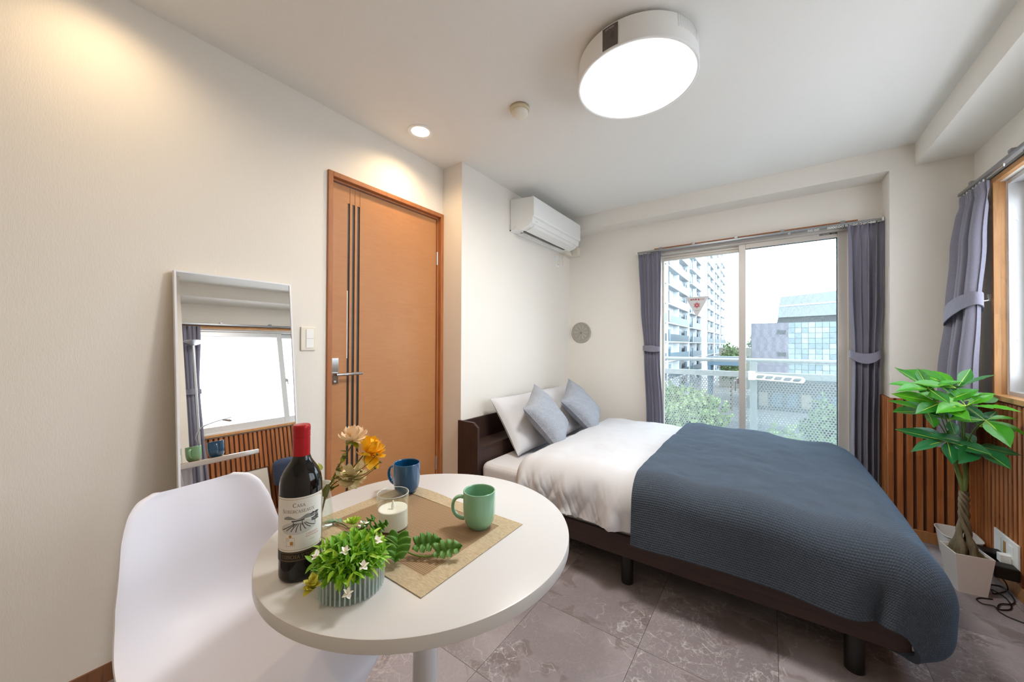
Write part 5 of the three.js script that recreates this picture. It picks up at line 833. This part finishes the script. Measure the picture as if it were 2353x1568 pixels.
// tall apartment block, facade running away from the window
{
  const g = thing('apartment_block', 'tall white apartment block with long balconies', 'building', [-20, -10, -95]), X0 = -10.5, F = 2.9, base = -10, nF = 19;
  part('core', box(-32, X0 - 0.95, base, base + nF * F + 3, -146, -40), OUT.white, g);
  const bays = [[-40, -56.6], [-57.6, -74.6], [-78, -90], [-99.5, -112.5], [-114.5, -127], [-129, -145]];
  const fins = [[-56.6, -57.6], [-74.6, -75.2], [-90, -99.5], [-112.5, -114.5], [-127, -129]];
  for (const [a, b] of fins) part('pier', box(X0 - 1.0, X0 + 0.05, base, base + nF * F + 1, b, a), OUT.white, g);
  for (const [a, b] of bays) {
    const L = a - b, slab = new THREE.BoxGeometry(1.1, 0.2, L), par = new THREE.BoxGeometry(0.14, 1.12, L), win = new THREE.BoxGeometry(0.1, 2.0, Math.min(2.0, L * 0.16)), div = new THREE.BoxGeometry(0.9, 2.6, 0.12), col = new THREE.BoxGeometry(0.16, 1.7, 0.9);
    for (let k = 1; k < nF; k++) {
      const y = base + k * F, put = (n, q, m, x, yy, z) => { const o = mesh(n, q, m, g); o.position.set(x + 20, yy + 10, z + 95); return o; };
      put('balcony_slab', slab, OUT.slab, X0 - 0.5, y, (a + b) / 2);
      const low = k < 5; put('parapet', par, low ? (k % 2 ? OUT.rail : OUT.railDark) : k === 5 ? OUT.rail : OUT.white, X0, y + 0.66, (a + b) / 2);
      for (const t of [0.32, 0.78]) put('balcony_window', win, OUT.glassPale, X0 - 0.93, y + 1.15, lerp(a, b, t));
      put('dark_window', win, OUT.glassDark, X0 - 0.35, y + 1.15, b + 1.0);
      put('divider', div, OUT.white, X0 - 0.5, y + 1.4, (a + b) / 2);
      put('stair_screen', col, OUT.glassMid, X0 + 0.1, y + 1.0, a - 0.5);
    }
  }
}
// low building with panel facade
{
  const g = thing('panel_building', 'low wide building with lilac and pale square panels', 'building', [5, -10, -80]), z = -75, top = 4.9;
  part('core', box(-0.7, 26, -10, top, z - 22, z - 0.3), OUT.grey, g);
  const sw = new THREE.BoxGeometry(0.6, 2.4, 0.28);
  for (let i = 0; i < 9; i++) for (let k = 0; k < 4; k++) { const m = mesh('lilac_panel', sw, (i + k) % 2 ? OUT.lilac : OUT.lilac2, g); m.position.set(-0.4 + i * 0.56 + 0.0 - 5 + 0.1, top - 1.22 - k * 2.42 + 10, z - 0.15 + 80); m.scale.z = (i * 7 + k * 3) % 3 ? 1 : 1.25; }
  for (const y of [3.3, -0.4]) part('slot_window', box(2.9, 4.1, y - 0.35, y + 0.35, z - 0.02, z + 0.04), OUT.dark, g);
  const pg = new THREE.BoxGeometry(0.80, 0.80, 0.12), pm = [0x707f84, 0x879396, 0x949c9d, 0x7a888a].map(c => std({ color: c, roughness: 0.4 })), r = mulberry(51);
  for (let i = 0; i < 13; i++) for (let k = 0; k < 11; k++) { const m = mesh('square_panel', pg, pm[Math.floor(r() * 4)], g); m.position.set(4.85 + i * 0.86 - 5, top - 0.46 - k * 0.86 + 10, z - 0.06 + 80); }
  part('panel_frame', box(4.4, 16, -4.7, top, z - 0.3, z - 0.14), std({ color: 0x56646a, roughness: 0.6 }), g);
  part('upper_volume', prism([[3.2, 5.9], [3.5, 9.4], [26, 10.9], [26, 6.4]], z - 16, z - 2, 'z', 0.2), OUT.metal, g);
  part('eave_band', prism([[2.9, 5.0], [3.2, 5.75], [26, 6.4], [26, 5.0]], z - 16, z - 3, 'z', 0.2), OUT.dark, g);
  part('roof_line', prism([[3.4, 7.7], [3.4, 7.9], [26, 8.9], [26, 8.7]], z - 2.0, z - 1.9, 'z', 0.2), OUT.white, g);
  part('shop_front', box(-0.6, 26, -9.9, -4.9, z - 0.6, z - 0.2), OUT.dark, g);
  for (let k = 0; k < 9; k++) part('shop_window', box(0.4 + k * 1.9, 1.7 + k * 1.9, -9.2, -6.9, z - 0.19, z - 0.13), k % 3 ? OUT.glassMid : OUT.beige, g);
}
single('boundary_wall', box(-9, -1.6, -10, 0.4, -112, -110), OUT.beige, 'beige wall in the distance between the two buildings', 'wall');
single('low_pavilion', merge([box(-6.0, -1.2, -2.0, -0.75, -67, -64), box(-6.2, -1.0, -0.8, -0.65, -67.2, -63.8), box(-6.0, -5.6, -10, -2.0, -64.4, -64), box(-1.6, -1.2, -10, -2.0, -64.4, -64), box(-6.0, -5.6, -10, -2.0, -67, -66.6), box(-1.6, -1.2, -10, -2.0, -67, -66.6)]), OUT.glassMid, 'low glazed pavilion at the foot of the apartment block', 'pavilion');
// trees and shrubs
const leafMats = [0x5d7340, 0x6e8450, 0x4e663c].map(c => std({ color: c, roughness: 0.9, side: THREE.DoubleSide }));
function treeAt(label, x, y, z, rx, ry, ch, seed, k, trunk, group) {
  const r = mulberry(seed), g = thing(trunk ? 'tree' : 'shrub', label, trunk ? 'tree' : 'shrub', [x, y, z], 0, group), pos = [], N = 1600;
  for (let i = 0; i < N; i++) { const th = r() * 6.283, c = r() * 2 - 1, rad = Math.pow(r(), 0.33), lob = 1 + 0.22 * Math.sin(th * 3 + seed) + 0.15 * Math.sin(c * 7 + th * 2), s = Math.sqrt(1 - c * c), q = V3(Math.cos(th) * s * rx * rad * lob, ch + c * ry * rad * lob, Math.sin(th) * s * rx * rad * lob), L = rx * (0.07 + 0.06 * r()), a = V3(r() - 0.5, r() - 0.5, r() - 0.5).normalize().multiplyScalar(L), b = V3(r() - 0.5, r() - 0.5, r() - 0.5).cross(a).normalize().multiplyScalar(L * 0.7);
    for (const v of [a, b, a.clone().negate(), a, a.clone().negate(), b.clone().negate()]) pos.push(q.x + v.x, q.y + v.y, q.z + v.z); }
  const q = new THREE.BufferGeometry(); q.setAttribute('position', new THREE.Float32BufferAttribute(pos, 3)); q.computeVertexNormals(); const f = mesh('foliage', q, leafMats[k], g); f.userData.kind = 'stuff';
  if (trunk) mesh('trunk', new THREE.CylinderGeometry(0.12, 0.2, ch, 8).translate(0, ch / 2, 0), std({ color: 0x6a5a48, roughness: 0.9 }), g);
}
treeAt('leafy tree below the balcony seen through the left window pane', -1.35, -10, -22, 1.5, 1.5, 7.1, 3, 1, true, 'trees below the balcony');
treeAt('broad darker tree below the balcony close to the apartment block', -4.6, -10, -30, 2.0, 1.8, 6.2, 4, 0, true, 'trees below the balcony');
treeAt('small tree below the balcony just left of the window meeting rail', -0.05, -10, -18.2, 0.75, 1.2, 6.0, 5, 1, true, 'trees below the balcony');
treeAt('pale leafy tree below the balcony seen through the right window pane', 2.3, -10, -20.5, 1.3, 1.4, 5.9, 6, 1, true, 'trees below the balcony');
treeAt('street tree below the balcony near the right sash edge', 4.3, -10, -23, 1.3, 1.5, 6.9, 8, 2, true, 'trees below the balcony');
treeAt('dark tree beside the low pavilion', -3.4, -10, -72, 2.0, 2.6, 8.0, 9, 2, true, 'trees below the balcony');
treeAt('distant wooded rise beside the apartment block', -16, -10, -172, 6.0, 6.0, 7.5, 21, 2, false);
treeAt('distant wooded rise between the two buildings', 0.2, -10, -168, 6.0, 7.0, 9.5, 22, 2, false);
treeAt('distant wooded top rising over the lilac panels', 12, -10, -150, 4.5, 6, 8, 23, 2, false);
renderer.render(scene, camera);
